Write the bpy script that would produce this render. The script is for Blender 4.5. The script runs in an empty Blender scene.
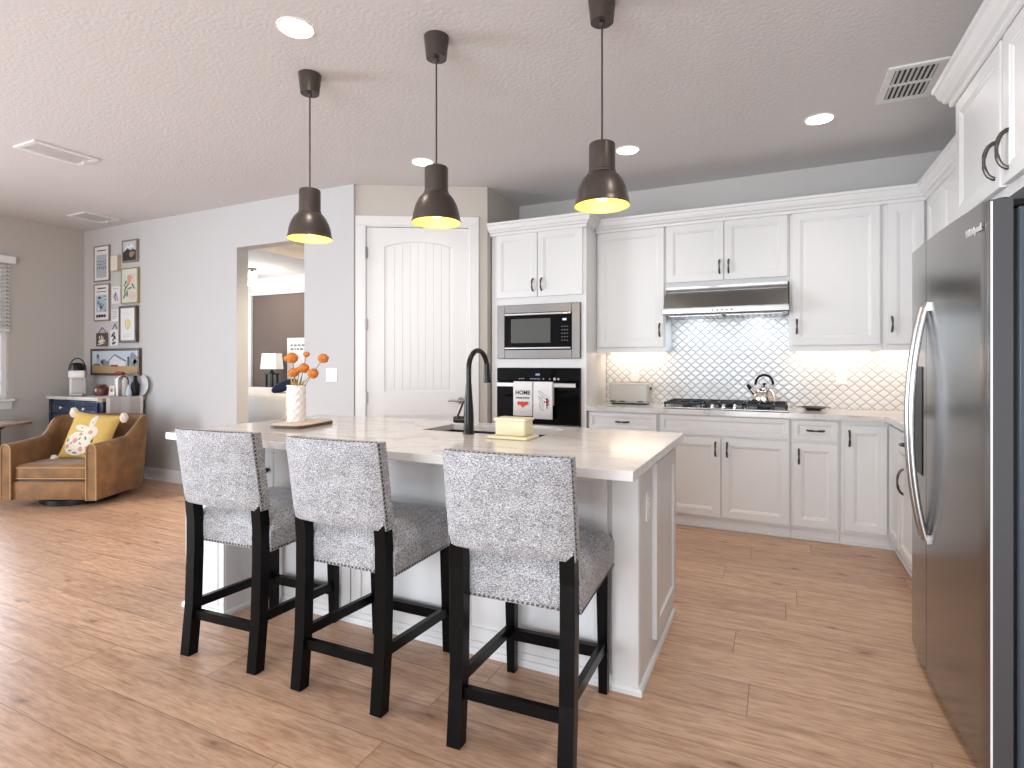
import bpy, bmesh, math, random
from mathutils import Vector, Matrix, noise

random.seed(7)
sc = bpy.context.scene
PI = math.pi
CEIL = 2.90

# ---------------------------------------------------------------- camera
cam_data = bpy.data.cameras.new('camera')
cam = bpy.data.objects.new('camera', cam_data)
sc.collection.objects.link(cam)
cam.location = (0, 0, 1.30)
cam.rotation_euler = (PI / 2, 0, 0.4432)
cam_data.sensor_width = 36.0
cam_data.lens = 556.2 / 1024 * 36
cam_data.shift_y = -(384 - 362.7) / 1024
cam_data.clip_start = 0.05
sc.camera = cam

# ---------------------------------------------------------------- world, exposure
world = bpy.data.worlds.new('world')
sc.world = world
world.use_nodes = True
wn = world.node_tree.nodes
wn['Background'].inputs[0].default_value = (0.78, 0.88, 1.0, 1)
wn['Background'].inputs[1].default_value = 1.6
sc.view_settings.view_transform = 'Standard'
sc.view_settings.look = 'None'
sc.view_settings.gamma = 1.0
sc.view_settings.use_curve_mapping = False
sc.view_settings.exposure = 0.36
sc.cycles.use_denoising = True
sc.cycles.max_bounces = 9
sc.cycles.diffuse_bounces = 6
sc.cycles.glossy_bounces = 5
sc.cycles.transmission_bounces = 6
sc.cycles.sample_clamp_indirect = 6.0
sc.cycles.caustics_reflective = False
sc.cycles.caustics_refractive = False


def area_light(name, loc, rot, sx, sy, power, color):
    d = bpy.data.lights.new(name, 'AREA')
    d.shape = 'RECTANGLE'
    d.size, d.size_y, d.energy, d.color = sx, sy, power, color
    o = bpy.data.objects.new(name, d)
    o.location, o.rotation_euler = loc, rot
    sc.collection.objects.link(o)
    return o


DAY = (0.90, 0.95, 1.0)
# daylight entering through the two glass sliders of the rear wall and the window on the left
area_light('daylight_rear_slider', (-1.3, -3.55, 1.25), (PI / 2, 0, 0), 3.3, 2.3, 165, DAY)
area_light('daylight_side_window', (-7.72, 2.25, 1.65), (PI / 2, 0, -PI / 2), 1.7, 1.4, 85, (0.78, 0.88, 1.0))
area_light('daylight_side_slider', (-7.72, -1.2, 1.25), (PI / 2, 0, -PI / 2), 2.7, 2.3, 270, (0.82, 0.90, 1.0))

# ---------------------------------------------------------------- materials
MATS = {}


def mat(name, color, rough=0.5, metal=0.0, bump=0.0, bscale=80.0, var=0.0, vscale=6.0, spec=0.5,
        emit=None, estr=0.0, sheen=0.0, trans=0.0, stretch=None, coat=0.0):
    m = bpy.data.materials.new(name)
    m.use_nodes = True
    nt = m.node_tree
    b = nt.nodes['Principled BSDF']
    b.inputs['Base Color'].default_value = (*color, 1)
    b.inputs['Roughness'].default_value = rough
    b.inputs['Metallic'].default_value = metal
    b.inputs['Specular IOR Level'].default_value = spec
    b.inputs['Coat Weight'].default_value = coat
    if sheen:
        b.inputs['Sheen Weight'].default_value = sheen
        b.inputs['Sheen Roughness'].default_value = 0.4
    if trans:
        b.inputs['Transmission Weight'].default_value = trans
    if emit:
        b.inputs['Emission Color'].default_value = (*emit, 1)
        b.inputs['Emission Strength'].default_value = estr
    tc = nt.nodes.new('ShaderNodeTexCoord')
    src = tc.outputs['Object']
    if stretch:
        mp = nt.nodes.new('ShaderNodeMapping')
        mp.inputs['Scale'].default_value = stretch
        nt.links.new(src, mp.inputs['Vector'])
        src = mp.outputs['Vector']
    n1 = nt.nodes.new('ShaderNodeTexNoise')
    n1.inputs['Scale'].default_value = vscale
    n1.inputs['Detail'].default_value = 5
    nt.links.new(src, n1.inputs['Vector'])
    if var:
        r = nt.nodes.new('ShaderNodeValToRGB')
        r.color_ramp.elements[0].position = 0.3
        r.color_ramp.elements[1].position = 0.7
        r.color_ramp.elements[0].color = (*[max(0, c * (1 - var)) for c in color], 1)
        r.color_ramp.elements[1].color = (*[min(1, c * (1 + var)) for c in color], 1)
        nt.links.new(n1.outputs['Fac'], r.inputs['Fac'])
        nt.links.new(r.outputs['Color'], b.inputs['Base Color'])
    if bump:
        n2 = nt.nodes.new('ShaderNodeTexNoise')
        n2.inputs['Scale'].default_value = bscale
        n2.inputs['Detail'].default_value = 3
        nt.links.new(src, n2.inputs['Vector'])
        bp = nt.nodes.new('ShaderNodeBump')
        bp.inputs['Strength'].default_value = bump
        bp.inputs['Distance'].default_value = 0.01
        nt.links.new(n2.outputs['Fac'], bp.inputs['Height'])
        nt.links.new(bp.outputs['Normal'], b.inputs['Normal'])
    MATS[name] = m
    return m


def nd(nt, t, **kw):
    n = nt.nodes.new(t)
    for k, v in kw.items():
        setattr(n, k, v)
    return n


def mth(nt, op, a, b=None, c=None):
    n = nt.nodes.new('ShaderNodeMath')
    n.operation = op
    for i, v in enumerate((a, b, c)):
        if v is None:
            continue
        if isinstance(v, (int, float)):
            n.inputs[i].default_value = v
        else:
            nt.links.new(v, n.inputs[i])
    return n.outputs[0]


def ramp(nt, fac, stops):
    r = nt.nodes.new('ShaderNodeValToRGB')
    e = r.color_ramp.elements
    while len(e) < len(stops):
        e.new(0.5)
    for i, (p, c) in enumerate(stops):
        e[i].position = p
        e[i].color = (*c, 1)
    nt.links.new(fac, r.inputs['Fac'])
    return r.outputs['Color']


def mixc(nt, fac, a, b, blend='MIX'):
    n = nt.nodes.new('ShaderNodeMix')
    n.data_type = 'RGBA'
    n.blend_type = blend
    for sock, v in ((n.inputs['Factor'], fac), (n.inputs['A'], a), (n.inputs['B'], b)):
        if isinstance(v, (int, float)):
            sock.default_value = v
        elif isinstance(v, tuple):
            sock.default_value = (*v, 1)
        else:
            nt.links.new(v, sock)
    return n.outputs['Result']


def wood_floor_mat():
    m = bpy.data.materials.new('wood_planks')
    m.use_nodes = True
    nt = m.node_tree
    b = nt.nodes['Principled BSDF']
    tc = nd(nt, 'ShaderNodeTexCoord')
    sep = nd(nt, 'ShaderNodeSeparateXYZ')
    nt.links.new(tc.outputs['Object'], sep.inputs[0])
    x, y = sep.outputs['X'], sep.outputs['Y']
    P, L = 0.227, 1.52
    ry = mth(nt, 'DIVIDE', mth(nt, 'SUBTRACT', y, 2.217 - P * 40), P)
    row = mth(nt, 'FLOOR', ry)
    fy = mth(nt, 'FRACT', ry)
    wn1 = nd(nt, 'ShaderNodeTexWhiteNoise', noise_dimensions='1D')
    nt.links.new(row, wn1.inputs['W'])
    rx = mth(nt, 'ADD', mth(nt, 'DIVIDE', x, L), mth(nt, 'ADD', mth(nt, 'MULTIPLY', wn1.outputs['Value'], 7.3), 30.0))
    col = mth(nt, 'FLOOR', rx)
    fx = mth(nt, 'FRACT', rx)
    idn = mth(nt, 'ADD', mth(nt, 'MULTIPLY', row, 13.37), col)
    wn2 = nd(nt, 'ShaderNodeTexWhiteNoise', noise_dimensions='1D')
    nt.links.new(idn, wn2.inputs['W'])
    rnd = wn2.outputs['Value']
    # seams
    ey = mth(nt, 'MULTIPLY', mth(nt, 'MINIMUM', fy, mth(nt, 'SUBTRACT', 1.0, fy)), P)
    ex = mth(nt, 'MULTIPLY', mth(nt, 'MINIMUM', fx, mth(nt, 'SUBTRACT', 1.0, fx)), L)
    edge = mth(nt, 'MINIMUM', ex, ey)
    seam = nd(nt, 'ShaderNodeMapRange')
    seam.inputs['From Min'].default_value = 0.0006
    seam.inputs['From Max'].default_value = 0.0024
    nt.links.new(edge, seam.inputs['Value'])
    # grain, shifted per plank
    cmb = nd(nt, 'ShaderNodeCombineXYZ')
    nt.links.new(mth(nt, 'MULTIPLY', x, 1.0), cmb.inputs['X'])
    nt.links.new(mth(nt, 'MULTIPLY', y, 7.5), cmb.inputs['Y'])
    nt.links.new(mth(nt, 'MULTIPLY', rnd, 61.0), cmb.inputs['Z'])
    g1 = nd(nt, 'ShaderNodeTexNoise')
    g1.inputs['Scale'].default_value = 2.4
    g1.inputs['Detail'].default_value = 7
    g1.inputs['Distortion'].default_value = 1.3
    nt.links.new(cmb.outputs[0], g1.inputs['Vector'])
    g2 = nd(nt, 'ShaderNodeTexNoise')
    g2.inputs['Scale'].default_value = 14
    g2.inputs['Detail'].default_value = 4
    nt.links.new(cmb.outputs[0], g2.inputs['Vector'])
    # knots
    cmk = nd(nt, 'ShaderNodeCombineXYZ')
    nt.links.new(mth(nt, 'ADD', x, mth(nt, 'MULTIPLY', rnd, 37.0)), cmk.inputs['X'])
    nt.links.new(mth(nt, 'MULTIPLY', y, 2.2), cmk.inputs['Y'])
    nt.links.new(mth(nt, 'MULTIPLY', rnd, 17.0), cmk.inputs['Z'])
    g3 = nd(nt, 'ShaderNodeTexNoise')
    g3.inputs['Scale'].default_value = 9
    g3.inputs['Detail'].default_value = 3
    nt.links.new(cmk.outputs[0], g3.inputs['Vector'])
    vadd = nd(nt, 'ShaderNodeVectorMath', operation='ADD')
    vsc = nd(nt, 'ShaderNodeVectorMath', operation='SCALE')
    vsc.inputs['Scale'].default_value = 0.09
    nt.links.new(g3.outputs['Color'], vsc.inputs[0])
    nt.links.new(cmk.outputs[0], vadd.inputs[0])
    nt.links.new(vsc.outputs[0], vadd.inputs[1])
    vo = nd(nt, 'ShaderNodeTexVoronoi', feature='F1', voronoi_dimensions='2D')
    vo.inputs['Scale'].default_value = 1.25
    nt.links.new(vadd.outputs[0], vo.inputs['Vector'])
    knot = nd(nt, 'ShaderNodeMapRange')
    knot.inputs['From Min'].default_value = 0.015
    knot.inputs['From Max'].default_value = 0.10
    nt.links.new(vo.outputs['Distance'], knot.inputs['Value'])
    base = ramp(nt, g1.outputs['Fac'], [(0.25, (0.40, 0.238, 0.150)), (0.45, (0.52, 0.330, 0.220)), (0.62, (0.585, 0.388, 0.266)), (0.8, (0.63, 0.435, 0.308))])
    tint = ramp(nt, rnd, [(0.0, (0.90, 0.88, 0.87)), (0.5, (1.0, 0.99, 0.97)), (1.0, (1.10, 1.09, 1.07))])
    c = mixc(nt, 1.0, base, tint, 'MULTIPLY')
    fine = ramp(nt, g2.outputs['Fac'], [(0.33, (0.74, 0.70, 0.66)), (0.58, (1.04, 1.04, 1.04))])
    c = mixc(nt, 0.8, c, fine, 'MULTIPLY')
    cms = nd(nt, 'ShaderNodeCombineXYZ')
    nt.links.new(mth(nt, 'ADD', mth(nt, 'MULTIPLY', x, 1.6), mth(nt, 'MULTIPLY', rnd, 23.0)), cms.inputs['X'])
    nt.links.new(mth(nt, 'MULTIPLY', y, 26.0), cms.inputs['Y'])
    g4 = nd(nt, 'ShaderNodeTexNoise')
    g4.inputs['Scale'].default_value = 2.2
    g4.inputs['Detail'].default_value = 6
    g4.inputs['Distortion'].default_value = 0.8
    nt.links.new(cms.outputs[0], g4.inputs['Vector'])
    dark = ramp(nt, g4.outputs['Fac'], [(0.30, (0.52, 0.46, 0.42)), (0.42, (0.93, 0.92, 0.91)), (0.60, (1, 1, 1))])
    c = mixc(nt, 0.55, c, dark, 'MULTIPLY')
    kn = ramp(nt, knot.outputs[0], [(0.0, (0.42, 0.34, 0.29)), (0.3, (0.80, 0.76, 0.73)), (1.0, (1, 1, 1))])
    c = mixc(nt, 0.85, c, kn, 'MULTIPLY')
    c = mixc(nt, seam.outputs[0], (0.17, 0.10, 0.065), c)
    nt.links.new(c, b.inputs['Base Color'])
    b.inputs['Roughness'].default_value = 0.34
    b.inputs['Specular IOR Level'].default_value = 0.45
    bp = nd(nt, 'ShaderNodeBump')
    bp.inputs['Strength'].default_value = 0.25
    bp.inputs['Distance'].default_value = 0.003
    hgt = mth(nt, 'ADD', mth(nt, 'MULTIPLY', g2.outputs['Fac'], 0.25), seam.outputs[0])
    nt.links.new(hgt, bp.inputs['Height'])
    nt.links.new(bp.outputs[0], b.inputs['Normal'])
    return m


def tile_mat():
    """Lantern-shaped glossy white tiles set on the diagonal with grey grout."""
    m = bpy.data.materials.new('lantern_tile')
    m.use_nodes = True
    nt = m.node_tree
    b = nt.nodes['Principled BSDF']
    tc = nd(nt, 'ShaderNodeTexCoord')
    sep = nd(nt, 'ShaderNodeSeparateXYZ')
    nt.links.new(tc.outputs['Object'], sep.inputs[0])
    hx = mth(nt, 'ADD', sep.outputs['X'], sep.outputs['Y'])
    x = mth(nt, 'DIVIDE', hx, 0.078)
    z = mth(nt, 'DIVIDE', sep.outputs['Z'], 0.073)
    u = mth(nt, 'ADD', x, z)
    v = mth(nt, 'SUBTRACT', x, z)
    su = mth(nt, 'MULTIPLY', mth(nt, 'SINE', mth(nt, 'MULTIPLY', v, 2 * PI)), 0.022)
    sv = mth(nt, 'MULTIPLY', mth(nt, 'SINE', mth(nt, 'MULTIPLY', u, 2 * PI)), 0.022)
    u = mth(nt, 'ADD', u, su)
    v = mth(nt, 'ADD', v, sv)
    fu = mth(nt, 'FRACT', mth(nt, 'ADD', u, 100.0))
    fv = mth(nt, 'FRACT', mth(nt, 'ADD', v, 100.0))
    eu = mth(nt, 'MINIMUM', fu, mth(nt, 'SUBTRACT', 1.0, fu))
    ev = mth(nt, 'MINIMUM', fv, mth(nt, 'SUBTRACT', 1.0, fv))
    e = mth(nt, 'MINIMUM', eu, ev)
    mr = nd(nt, 'ShaderNodeMapRange')
    mr.inputs['From Min'].default_value = 0.055
    mr.inputs['From Max'].default_value = 0.085
    nt.links.new(e, mr.inputs['Value'])
    c = mixc(nt, mr.outputs[0], (0.44, 0.44, 0.445), (0.76, 0.76, 0.76))
    nt.links.new(c, b.inputs['Base Color'])
    rr = mth(nt, 'SUBTRACT', 0.6, mth(nt, 'MULTIPLY', mr.outputs[0], 0.48))
    nt.links.new(rr, b.inputs['Roughness'])
    hr = nd(nt, 'ShaderNodeMapRange', interpolation_type='SMOOTHSTEP')
    hr.inputs['From Min'].default_value = 0.04
    hr.inputs['From Max'].default_value = 0.22
    nt.links.new(e, hr.inputs['Value'])
    bp = nd(nt, 'ShaderNodeBump')
    bp.inputs['Strength'].default_value = 0.7
    bp.inputs['Distance'].default_value = 0.004
    nt.links.new(hr.outputs[0], bp.inputs['Height'])
    nt.links.new(bp.outputs[0], b.inputs['Normal'])
    return m


def quartz_mat():
    m = bpy.data.materials.new('quartz')
    m.use_nodes = True
    nt = m.node_tree
    b = nt.nodes['Principled BSDF']
    tc = nd(nt, 'ShaderNodeTexCoord')
    mp = nd(nt, 'ShaderNodeMapping')
    mp.inputs['Rotation'].default_value = (0, 0, 0.5)
    mp.inputs['Scale'].default_value = (0.8, 1.7, 1)
    nt.links.new(tc.outputs['Object'], mp.inputs['Vector'])
    w = nd(nt, 'ShaderNodeTexNoise')
    w.inputs['Scale'].default_value = 1.5
    w.inputs['Detail'].default_value = 8
    w.inputs['Distortion'].default_value = 1.6
    nt.links.new(mp.outputs[0], w.inputs['Vector'])
    d = mth(nt, 'ABSOLUTE', mth(nt, 'SUBTRACT', w.outputs['Fac'], 0.5))
    vein = ramp(nt, d, [(0.0, (0.42, 0.36, 0.31)), (0.008, (0.50, 0.46, 0.42)), (0.028, (0.64, 0.62, 0.60)), (0.2, (0.68, 0.665, 0.645))])
    g = nd(nt, 'ShaderNodeTexNoise')
    g.inputs['Scale'].default_value = 0.9
    nt.links.new(mp.outputs[0], g.inputs['Vector'])
    c = mixc(nt, g.outputs['Fac'], (0.66, 0.645, 0.625), vein)
    nt.links.new(c, b.inputs['Base Color'])
    b.inputs['Roughness'].default_value = 0.12
    b.inputs['Specular IOR Level'].default_value = 0.6
    return m


def steel_mat(name, color, rough, vert=True, aniso=0.0):
    m = bpy.data.materials.new(name)
    m.use_nodes = True
    nt = m.node_tree
    b = nt.nodes['Principled BSDF']
    b.inputs['Base Color'].default_value = (*color, 1)
    b.inputs['Metallic'].default_value = 1.0
    tc = nd(nt, 'ShaderNodeTexCoord')
    mp = nd(nt, 'ShaderNodeMapping')
    mp.inputs['Scale'].default_value = (300, 300, 4) if vert else (4, 4, 300)
    nt.links.new(tc.outputs['Object'], mp.inputs['Vector'])
    n = nd(nt, 'ShaderNodeTexNoise')
    n.inputs['Scale'].default_value = 1.0
    n.inputs['Detail'].default_value = 2
    nt.links.new(mp.outputs[0], n.inputs['Vector'])
    r = mth(nt, 'ADD', mth(nt, 'MULTIPLY', n.outputs['Fac'], 0.04), rough - 0.02)
    nt.links.new(r, b.inputs['Roughness'])
    return m


def chenille_mat(name, c0, c1, c2):
    m = bpy.data.materials.new(name)
    m.use_nodes = True
    nt = m.node_tree
    b = nt.nodes['Principled BSDF']
    tc = nd(nt, 'ShaderNodeTexCoord')
    mp = nd(nt, 'ShaderNodeMapping')
    mp.inputs['Scale'].default_value = (1.0, 1.0, 2.0)
    nt.links.new(tc.outputs['Object'], mp.inputs['Vector'])
    n = nd(nt, 'ShaderNodeTexNoise')
    n.inputs['Scale'].default_value = 180
    n.inputs['Detail'].default_value = 3
    n.inputs['Roughness'].default_value = 0.7
    nt.links.new(mp.outputs[0], n.inputs['Vector'])
    n2 = nd(nt, 'ShaderNodeTexNoise')
    n2.inputs['Scale'].default_value = 13
    n2.inputs['Detail'].default_value = 3
    nt.links.new(mp.outputs[0], n2.inputs['Vector'])
    f = mth(nt, 'ADD', n.outputs['Fac'], mth(nt, 'MULTIPLY', mth(nt, 'SUBTRACT', n2.outputs['Fac'], 0.5), 0.14))
    c = ramp(nt, f, [(0.40, c0), (0.50, c1), (0.62, c2)])
    nt.links.new(c, b.inputs['Base Color'])
    b.inputs['Roughness'].default_value = 0.75
    b.inputs['Sheen Weight'].default_value = 0.35
    b.inputs['Sheen Roughness'].default_value = 0.35
    bp = nd(nt, 'ShaderNodeBump')
    bp.inputs['Strength'].default_value = 0.5
    bp.inputs['Distance'].default_value = 0.004
    nt.links.new(n.outputs['Fac'], bp.inputs['Height'])
    nt.links.new(bp.outputs[0], b.inputs['Normal'])
    return m


M_floor = wood_floor_mat()
M_tile = tile_mat()
M_quartz = quartz_mat()
M_steel = steel_mat('stainless_steel', (0.29, 0.283, 0.277), 0.20)
M_steelh = steel_mat('stainless_steel_horizontal', (0.28, 0.272, 0.264), 0.25, vert=False)
M_chen = chenille_mat('grey_chenille', (0.13, 0.128, 0.135), (0.33, 0.335, 0.35), (0.62, 0.64, 0.67))
M_wall = mat('wall_paint', (0.54, 0.54, 0.54), 0.85, bump=0.06, bscale=160)
M_wallw = mat('wall_paint_warm', (0.56, 0.525, 0.475), 0.85, bump=0.06, bscale=160)
M_wallk = mat('wall_paint_kitchen', (0.56, 0.545, 0.525), 0.85, bump=0.06, bscale=160)
M_walld = mat('wall_paint_dining', (0.50, 0.475, 0.445), 0.85, bump=0.06, bscale=160)
M_ceil = mat('ceiling_texture', (0.645, 0.64, 0.645), 0.9, bump=0.25, bscale=48)
M_white = mat('white_trim_paint', (0.78, 0.78, 0.775), 0.38)
M_cab = mat('white_cabinet_paint', (0.72, 0.722, 0.72), 0.36)
M_isl = mat('island_paint', (0.72, 0.725, 0.73), 0.40)
M_gap = mat('shadow_gap', (0.12, 0.115, 0.11), 0.9)
M_brown = mat('accent_wall_brown', (0.155, 0.115, 0.10), 0.8, bump=0.05, bscale=120)
M_black = mat('black_lacquer', (0.003, 0.003, 0.0035), 0.28, spec=0.12)
M_blackp = mat('black_plastic', (0.006, 0.006, 0.0065), 0.35, spec=0.25)
M_blackg = mat('black_glass', (0.002, 0.002, 0.0025), 0.05, spec=0.12)
M_iron = mat('cast_iron', (0.022, 0.024, 0.028), 0.5, bump=0.3, bscale=200)
M_pewter = mat('pewter', (0.10, 0.09, 0.08), 0.3, metal=1.0)
M_nickel = mat('satin_nickel', (0.33, 0.31, 0.29), 0.28, metal=1.0)
M_chrome = mat('chrome', (0.75, 0.75, 0.76), 0.12, metal=1.0)
M_bronze = mat('oil_rubbed_bronze', (0.012, 0.010, 0.009), 0.25, metal=0.2, spec=0.35)
M_shade = mat('bronze_lacquer', (0.080, 0.064, 0.054), 0.36, metal=0.55)
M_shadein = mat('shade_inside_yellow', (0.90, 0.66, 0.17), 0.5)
M_cord = mat('brown_cord', (0.05, 0.035, 0.03), 0.7)
M_bulb = mat('warm_bulb', (1, 0.9, 0.6), 0.3, emit=(1.0, 0.70, 0.26), estr=1.1)
M_led = mat('downlight_lens', (1, 1, 1), 0.4, emit=(1.0, 0.94, 0.85), estr=14)
M_velvet = mat('camel_velvet', (0.205, 0.100, 0.032), 0.7, var=0.28, vscale=9, sheen=0.2, bump=0.08, bscale=60)
M_pipe = mat('camel_piping', (0.40, 0.25, 0.13), 0.7)
M_yellow = mat('mustard_cloth', (0.64, 0.43, 0.125), 0.9, bump=0.3, bscale=300, var=0.08)
M_cream = mat('cream_wool', (0.80, 0.74, 0.62), 0.95, bump=0.5, bscale=200)
M_pink = mat('pink_wool', (0.72, 0.33, 0.30), 0.95)
M_green = mat('green_wool', (0.13, 0.20, 0.10), 0.95)
M_navy = mat('navy_paint', (0.013, 0.025, 0.065), 0.30)
M_navydark = mat('navy_side_paint', (0.008, 0.011, 0.02), 0.35)
M_runner = mat('striped_runner', (0.50, 0.46, 0.43), 0.95, bump=0.3, bscale=250)
M_runnerw = mat('runner_hem', (0.78, 0.75, 0.71), 0.95)
M_tan = mat('light_oak', (0.50, 0.34, 0.20), 0.5, var=0.2, vscale=14, stretch=(1, 6, 1))
M_oak = mat('mid_oak', (0.36, 0.24, 0.155), 0.5, var=0.25, vscale=10, stretch=(8, 8, 1))
M_frameg = mat('weathered_frame', (0.25, 0.20, 0.165), 0.5, var=0.25, vscale=10, stretch=(8, 8, 1))
M_dkwood = mat('dark_walnut', (0.085, 0.055, 0.038), 0.5, var=0.3, vscale=9)
M_ceram = mat('white_ceramic', (0.80, 0.79, 0.76), 0.3)
M_butter = mat('butter_ceramic', (0.72, 0.66, 0.45), 0.3)
M_orange = mat('orange_bloom', (0.72, 0.24, 0.045), 0.9, bump=0.8, bscale=250, var=0.25, vscale=60)
M_stem = mat('dry_stem', (0.24, 0.16, 0.07), 0.8)
M_greyp = mat('warm_grey_enamel', (0.52, 0.49, 0.455), 0.4)
M_plastw = mat('white_plastic', (0.80, 0.80, 0.79), 0.35)
M_towel = mat('white_towel', (0.80, 0.80, 0.80), 0.95, bump=0.35, bscale=350)
M_ink = mat('black_ink', (0.03, 0.03, 0.035), 0.8)
M_red = mat('red_print', (0.62, 0.075, 0.035), 0.8)
M_linen = mat('white_linen', (0.80, 0.80, 0.81), 0.95, bump=0.15, bscale=40)
M_beigel = mat('beige_linen', (0.62, 0.55, 0.46), 0.95, bump=0.15, bscale=40)
M_carpet = mat('bedroom_carpet', (0.45, 0.41, 0.37), 1.0, bump=0.6, bscale=300)
M_glass = mat('window_glass', (0.9, 0.95, 1.0), 0.02, trans=1.0)
M_lampsh = mat('lamp_shade_linen', (0.85, 0.85, 0.86), 0.9, emit=(1, 0.97, 0.92), estr=0.15)
M_hand = mat('satin_steel_handle', (0.48, 0.48, 0.49), 0.25, metal=1.0)
M_logo = mat('logo_silver', (0.85, 0.84, 0.82), 0.3, metal=0.8)
M_pen = mat('grey_ink', (0.22, 0.23, 0.25), 0.8)
M_kettle = mat('polished_steel', (0.72, 0.66, 0.60), 0.12, metal=1.0)
M_screen = mat('oven_screen', (0.0, 0.0, 0.0), 0.3, emit=(0.35, 0.5, 1.0), estr=0.5)
M_screenw = mat('clock_screen', (0.0, 0.0, 0.0), 0.3, emit=(0.85, 0.92, 1.0), estr=0.8)
M_mesh = mat('microwave_window', (0.075, 0.078, 0.072), 0.18)
M_ventdk = mat('vent_dark', (0.03, 0.03, 0.03), 0.8)


def flat(name, color, rough=0.8):
    return MATS.get(name) or mat(name, color, rough)


# ---------------------------------------------------------------- mesh builder
class MB:
    def __init__(self):
        self.bm = bmesh.new()
        self.mi = 0

    def _tag(self, faces):
        for f in faces:
            f.material_index = self.mi

    def box(self, x0, x1, y0, y1, z0, z1, bev=0.0, seg=1, M=None):
        r = bmesh.ops.create_cube(self.bm, size=1.0)
        vs = r['verts']
        for v in vs:
            v.co = Vector((x0 + (v.co.x + .5) * (x1 - x0), y0 + (v.co.y + .5) * (y1 - y0), z0 + (v.co.z + .5) * (z1 - z0)))
        fs = list({f for v in vs for f in v.link_faces})
        if bev > 0:
            es = list({e for v in vs for e in v.link_edges})
            rr = bmesh.ops.bevel(self.bm, geom=es, offset=bev, segments=seg, affect='EDGES', profile=0.5)
            fs = list(set(rr['faces']) | {f for f in fs if f.is_valid})
            vs = list({v for f in fs for v in f.verts})
        if M is not None:
            for v in vs:
                v.co = M @ v.co
        self._tag(fs)
        return vs

    def ring_faces(self, rings, closed=True, cap0=True, cap1=True):
        fs = []
        n = len(rings[0])
        for a, b in zip(rings, rings[1:]):
            for i in range(n if closed else n - 1):
                j = (i + 1) % n
                fs.append(self.bm.faces.new((a[i], a[j], b[j], b[i])))
        if cap0 and n > 2:
            fs.append(self.bm.faces.new(list(reversed(rings[0]))))
        if cap1 and n > 2:
            fs.append(self.bm.faces.new(rings[-1]))
        self._tag(fs)
        return fs

    def lathe(self, prof, c=(0, 0, 0), n=28, M=None, cap0=True, cap1=True):
        """prof: [(radius, z)], round the Z axis through c (then M)."""
        rings = []
        for r, z in prof:
            ring = []
            for i in range(n):
                a = 2 * PI * i / n
                p = Vector((c[0] + r * math.cos(a), c[1] + r * math.sin(a), c[2] + z))
                ring.append(self.bm.verts.new(M @ p if M is not None else p))
            rings.append(ring)
        self.ring_faces(rings, True, cap0, cap1)
        return rings

    def tube(self, pts, r, n=10, flat=1.0, up=None):
        pts = [Vector(p) for p in pts]
        rs = r if isinstance(r, (list, tuple)) else [r] * len(pts)
        rings = []
        t0 = (pts[1] - pts[0]).normalized()
        ref = Vector(up) if up else (Vector((0, 0, 1)) if abs(t0.z) < 0.9 else Vector((1, 0, 0)))
        nrm = (ref - t0 * ref.dot(t0)).normalized()
        for i, p in enumerate(pts):
            a = pts[max(0, i - 1)]
            b = pts[min(len(pts) - 1, i + 1)]
            t = (b - a).normalized()
            nrm = (nrm - t * nrm.dot(t)).normalized()
            bi = t.cross(nrm)
            rings.append([self.bm.verts.new(p + rs[i] * (math.cos(2 * PI * k / n) * nrm + flat * math.sin(2 * PI * k / n) * bi)) for k in range(n)])
        self.ring_faces(rings)
        return rings

    def cyl(self, p0, p1, r0, r1=None, n=16):
        self.tube([p0, p1], [r0, r0 if r1 is None else r1], n)

    def prism(self, poly, fn, a, b):
        """poly of 2D points; fn(u, v, t) -> 3D; extruded from t=a to t=b."""
        r0 = [self.bm.verts.new(fn(u, v, a)) for u, v in poly]
        r1 = [self.bm.verts.new(fn(u, v, b)) for u, v in poly]
        self.ring_faces([r0, r1])

    def poly(self, pts):
        f = self.bm.faces.new([self.bm.verts.new(p) for p in pts])
        f.material_index = self.mi
        return f

    def bar(self, p0, p1, w, d, w1=None, d1=None, xa=(1, 0, 0)):
        """rectangular bar from p0 to p1, w along xa, d along the other way."""
        p0, p1 = Vector(p0), Vector(p1)
        t = (p1 - p0).normalized()
        x = Vector(xa)
        x = (x - t * x.dot(t)).normalized()
        y = t.cross(x)
        rings = []
        for p, ww, dd in ((p0, w, d), (p1, w1 or w, d1 or d)):
            rings.append([self.bm.verts.new(p + x * sx * ww / 2 + y * sy * dd / 2) for sx, sy in ((-1, -1), (1, -1), (1, 1), (-1, 1))])
        self.ring_faces(rings)

    def panel(self, o, u, n, w, h, loops, t=0.02):
        """Framed door or drawer front: o lower-left corner of the front plane, u along the width, n out of the front."""
        o, u, n = Vector(o), Vector(u).normalized(), Vector(n).normalized()
        rings = []
        for ins, dep in [(0.0, -t), (0.0, -0.002), (0.002, 0.0)] + loops:
            ins = min(ins, min(w, h) / 2 - 0.002)
            rings.append([self.bm.verts.new(o + u * a + Vector((0, 0, b)) + n * dep)
                          for a, b in ((ins, ins), (w - ins, ins), (w - ins, h - ins), (ins, h - ins))])
        self.ring_faces(rings)

    def sweep(self, path, prof):
        """profile [(out, z)] swept along a 2D path, 'out' to the right of travel, mitred."""
        path = [Vector(p) for p in path]
        rings = []
        for i, p in enumerate(path):
            def rn(a, b):
                d = (b - a).normalized()
                return Vector((d.y, -d.x))
            if i == 0:
                m = rn(path[0], path[1])
            elif i == len(path) - 1:
                m = rn(path[-2], path[-1])
            else:
                n1, n2 = rn(path[i - 1], p), rn(p, path[i + 1])
                m = (n1 + n2)
                m = m / (m.length_squared / 2)
            rings.append([self.bm.verts.new((p.x + m.x * o, p.y + m.y * o, z)) for o, z in prof])
        self.ring_faces(rings)

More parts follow.
